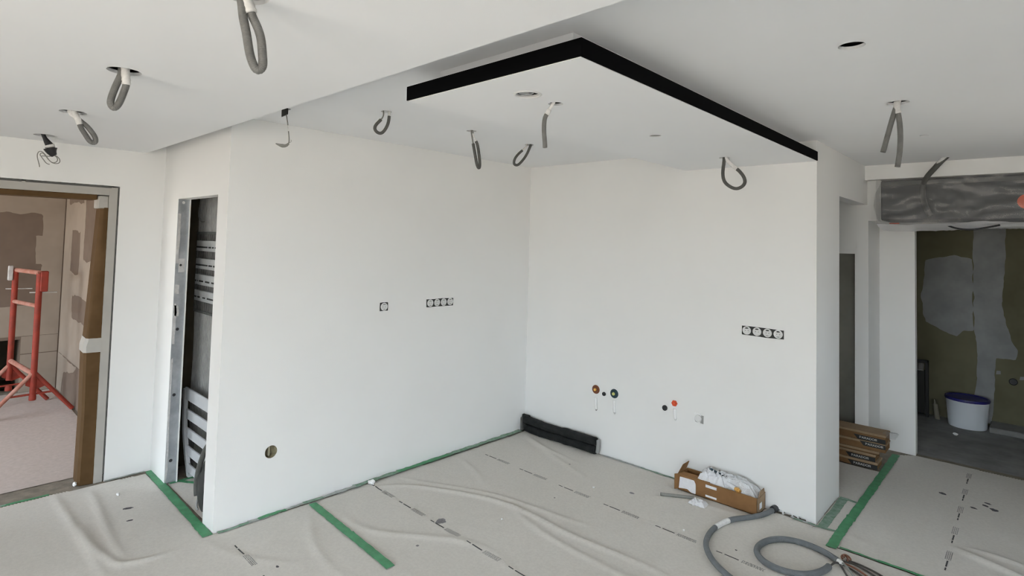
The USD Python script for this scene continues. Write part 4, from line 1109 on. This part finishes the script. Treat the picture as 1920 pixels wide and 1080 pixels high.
cb = [('cable_dark', [(2.748, -0.515, 0.022), (2.758, -0.47, 0.022), (2.772, -0.44, 0.022), (2.80, -0.43, 0.018), (2.86, -0.45, 0.014), (2.93, -0.50, 0.013), (3.02, -0.60, 0.013), (3.10, -0.75, 0.013)]),
      ('cable_grey', [(2.775, -0.43, 0.022), (2.81, -0.445, 0.030), (2.85, -0.49, 0.022), (2.90, -0.55, 0.014), (2.97, -0.66, 0.013), (3.0, -0.8, 0.013)]),
      ('cable_dark', [(2.775, -0.43, 0.022), (2.80, -0.46, 0.016), (2.83, -0.51, 0.013), (2.87, -0.58, 0.013), (2.90, -0.70, 0.013)]),
      ('cable_brown', [(2.775, -0.42, 0.022), (2.80, -0.41, 0.018), (2.86, -0.42, 0.016), (2.93, -0.46, 0.014), (3.02, -0.55, 0.013), (3.12, -0.68, 0.013)]),
      ('cable_dark', [(2.775, -0.40, 0.022), (2.80, -0.385, 0.018), (2.84, -0.375, 0.016), (2.92, -0.40, 0.013), (3.02, -0.47, 0.013), (3.15, -0.60, 0.013)]),
      ('cable_brown', [(2.785, -0.37, 0.020), (2.775, -0.345, 0.026), (2.785, -0.315, 0.020), (2.80, -0.33, 0.016), (2.81, -0.37, 0.020)]),
      ('cable_brown', [(2.79, -0.36, 0.028), (2.785, -0.33, 0.030), (2.80, -0.31, 0.018), (2.82, -0.35, 0.016)]),
      ('cable_dark', [(2.80, -0.36, 0.016), (2.85, -0.35, 0.014), (2.94, -0.37, 0.013), (3.05, -0.44, 0.013)])]
for m_, pts in cb:
    obj('cable', sweep(spline(pts, 0.006), 0.0052 if m_ != 'cable_grey' else 0.0058, 8), m_, t, True)

# ------------------------------------------------------------------ stacked flooring boxes
SY = 1.372
rows = [(0.006, 0.064, 2.655, 'low', 'lowest flooring box of the stack, half behind the back wall end'),
        (0.066, 0.126, 2.640, 'low', 'second flooring box from the floor in the stack by the passage'),
        (0.130, 0.156, 2.665, None, 'thin plain carton in the middle of the flooring box stack'),
        (0.158, 0.226, 2.712, 'high', 'flooring box just below the top of the stack, jutting to the right'),
        (0.228, 0.300, 2.712, 'low', 'topmost flooring box of the stack, with a dusty lid')]
for k, (za, zb, x1, lab, text) in enumerate(rows):
    t = thing('flooring_box', text, 'box', (2.2, 1.46, za))
    obj('carton', bx((1.45, SY + 0.004, za), (x1 - 0.004, SY + 0.192, zb), 0.003), 'cardboard_side', t, False)
    obj('lid_edge', bx((1.447, SY + 0.001, zb - 0.018), (x1, SY + 0.195, zb + 0.0008), 0.003), 'cardboard_pale', t, False)
    if lab:
        a = x1 - 0.215 + (0.03 if k == 3 else 0)
        lz = (za + 0.004, za + 0.038) if lab == 'low' else (za + 0.028, za + 0.062)
        if k == 4:
            a = x1 - 0.228
        poly = Polygon([(a, lz[1]), (x1 - 0.002, lz[1]), (x1 - 0.002, lz[0]), (a + 0.028, lz[0])])
        l = obj('brand_label', extrude(poly, 0.002, (0, SY + 0.001, 0), (1, 0, 0), (0, 0, 1)), 'label_black', t, False)
        tx = meshkit.text_mesh('PARADOR', 0.017, 0.0008, True)
        wid = tx.bounds[1][0] - tx.bounds[0][0]
        sc = 0.125 / wid
        v = tx.vertices * [sc, 1, 1]
        tx.vertices = np.c_[a + 0.040 + v[:, 0], SY - 0.0012 - v[:, 2], lz[0] + 0.0095 + v[:, 1]]
        obj('lettering', tx, 'label_text', l, False)
obj('plastic_film', crumple(2.715, 1.47, 0.285, 0.060, 0.09, 0.025, 21, 24, 30), 'film_dull', None, True, 'loose clear film on the right end of the flooring box stack', 'plastic film')

# ------------------------------------------------------------------ wrapped unit under the beam
t = thing('fan_unit', 'dark grey ceiling unit over the bathroom doorway, wrapped in clear film', 'ventilation unit', (3.5, 1.75, 2.07))
obj('housing', bx((2.66, 1.505, 2.072), (4.55, 1.98, 2.404), 0.006), 'unit_grey', t, False)
obj('front_strip', bx((2.66, 1.497, 2.36), (4.55, 1.506, 2.400), 0.003), 'conduit_dark', t, False)
obj('sticker', lathe([(0.0, 0.002), (0.055, 0.002), (0.055, 0.0)], (3.575, 1.505, 2.203), (0, -1, 0), 28), 'orange_sticker', t, False)
obj('red_mark', bx((2.72, 1.494, 2.038), (2.79, 1.500, 2.048), 0.001), 'plug_red', t, False)
# the film: a front sheet and a sagging underside
nx_, ns = 150, 30
xs = np.linspace(2.635, 4.58, nx_)
X, S = np.meshgrid(xs, np.linspace(0, 1, ns), indexing='ij')
fz = np.where(S < 0.55, 2.41 - (S / 0.55) * 0.355, 2.055 - 0.035 * np.sin(np.clip((S - 0.55) / 0.45, 0, 1) * np.pi * 0.75))
fy = np.where(S < 0.55, 1.462 - 0.012 * np.sin(S / 0.55 * np.pi), 1.462 + (S - 0.55) / 0.45 * 0.53)
pn = np.stack([X * 3, S * 6, X * 0], -1)
wr = (1 - np.abs(2 * meshkit.fbm(pn * 1.3 + np.stack([S * 2, X * 0, X * 0], -1), 4, 31) - 1)) ** 2
fy = fy - 0.022 * wr * (S < 0.62)
fz = fz - 0.022 * wr * (S > 0.5) - 0.012 * np.sin(X * 5) * (S > 0.55)
v = np.stack([X, fy, fz], -1).reshape(-1, 3)
i, j = np.meshgrid(np.arange(nx_ - 1), np.arange(ns - 1), indexing='ij')
a = (i * ns + j).ravel()
jj = j.ravel()
f = np.vstack([np.c_[a, a + ns, a + ns + 1], np.c_[a, a + ns + 1, a + 1]])
front = np.concatenate([jj < 16, jj < 16])
obj('film', trimesh.Trimesh(v, f[front], process=False), 'film_dull', t, True)
obj('film', trimesh.Trimesh(v, f[~front], process=False), 'film_milky', t, True)
g_ = [(2.60, 1.535, 2.20), (2.615, 1.52, 2.30), (2.657, 1.50, 2.385), (2.658, 1.50, 2.20), (2.657, 1.51, 2.06), (2.63, 1.53, 2.07)]
obj('film', trimesh.Trimesh(np.array(g_), [[0, 1, 2], [0, 2, 3], [0, 3, 4], [0, 4, 5]], process=False), 'film_dull', t, True)
obj('hanging_cable', sweep(spline([(3.10, 1.56, 2.03), (3.22, 1.54, 1.995), (3.32, 1.54, 2.005), (3.42, 1.56, 2.03)], 0.01), 0.007, 8), 'black_plastic', t, True)

# ------------------------------------------------------------------ dark bathroom
t = thing('bucket', 'white plastic bucket with a dark blue rim on the dark bathroom floor', 'bucket', (3.08, 3.53, 0))
obj('body', lathe([(0.0, 0.004), (0.150, 0.004), (0.157, 0.0), (0.160, 0.01), (0.180, 0.285), (0.176, 0.285), (0.156, 0.015), (0.0, 0.012)], (3.08, 3.53, 0), (0, 0, 1), 48), 'bucket_white', t, 40)
obj('rim', lathe([(0.172, 0.275), (0.187, 0.275), (0.190, 0.288), (0.186, 0.302), (0.174, 0.302), (0.168, 0.290), (0.0, 0.278)], (3.08, 3.53, 0), (0, 0, 1), 48), 'blue_lid', t, 40)
t = thing('metal_frame', 'dark metal frame leaning at the left side of the dark bathroom', 'frame', (2.69, 3.62, 0))
obj('upright', bx((2.715, 3.60, 0), (2.745, 3.64, 0.61), 0.003), 'black_plastic', t, False)
obj('upright', bx((2.615, 3.60, 0), (2.64, 3.64, 0.61), 0.003), 'black_plastic', t, False)
obj('top_bar', bx((2.615, 3.60, 0.585), (2.745, 3.64, 0.615), 0.003), 'black_plastic', t, False)
obj('tank', bx((2.64, 3.605, 0.03), (2.715, 3.66, 0.50), 0.008), 'box_dark', t, False)
obj('elbow', cyl((2.675, 3.60, 0.50), (2.675, 3.65, 0.57), 0.028, 18), 'socket_grey', t, 40)
t = thing('sealant_tube', 'pale sealant tube standing left of the white bucket', 'tube', (2.815, 3.6, 0))
obj('body', lathe([(0.0, 0.0), (0.023, 0.0), (0.023, 0.16), (0.010, 0.165), (0.006, 0.21), (0.0, 0.21)], (2.822, 3.6, 0), (-0.12, 0, 1), 18), 'pale_tube', t, 40)
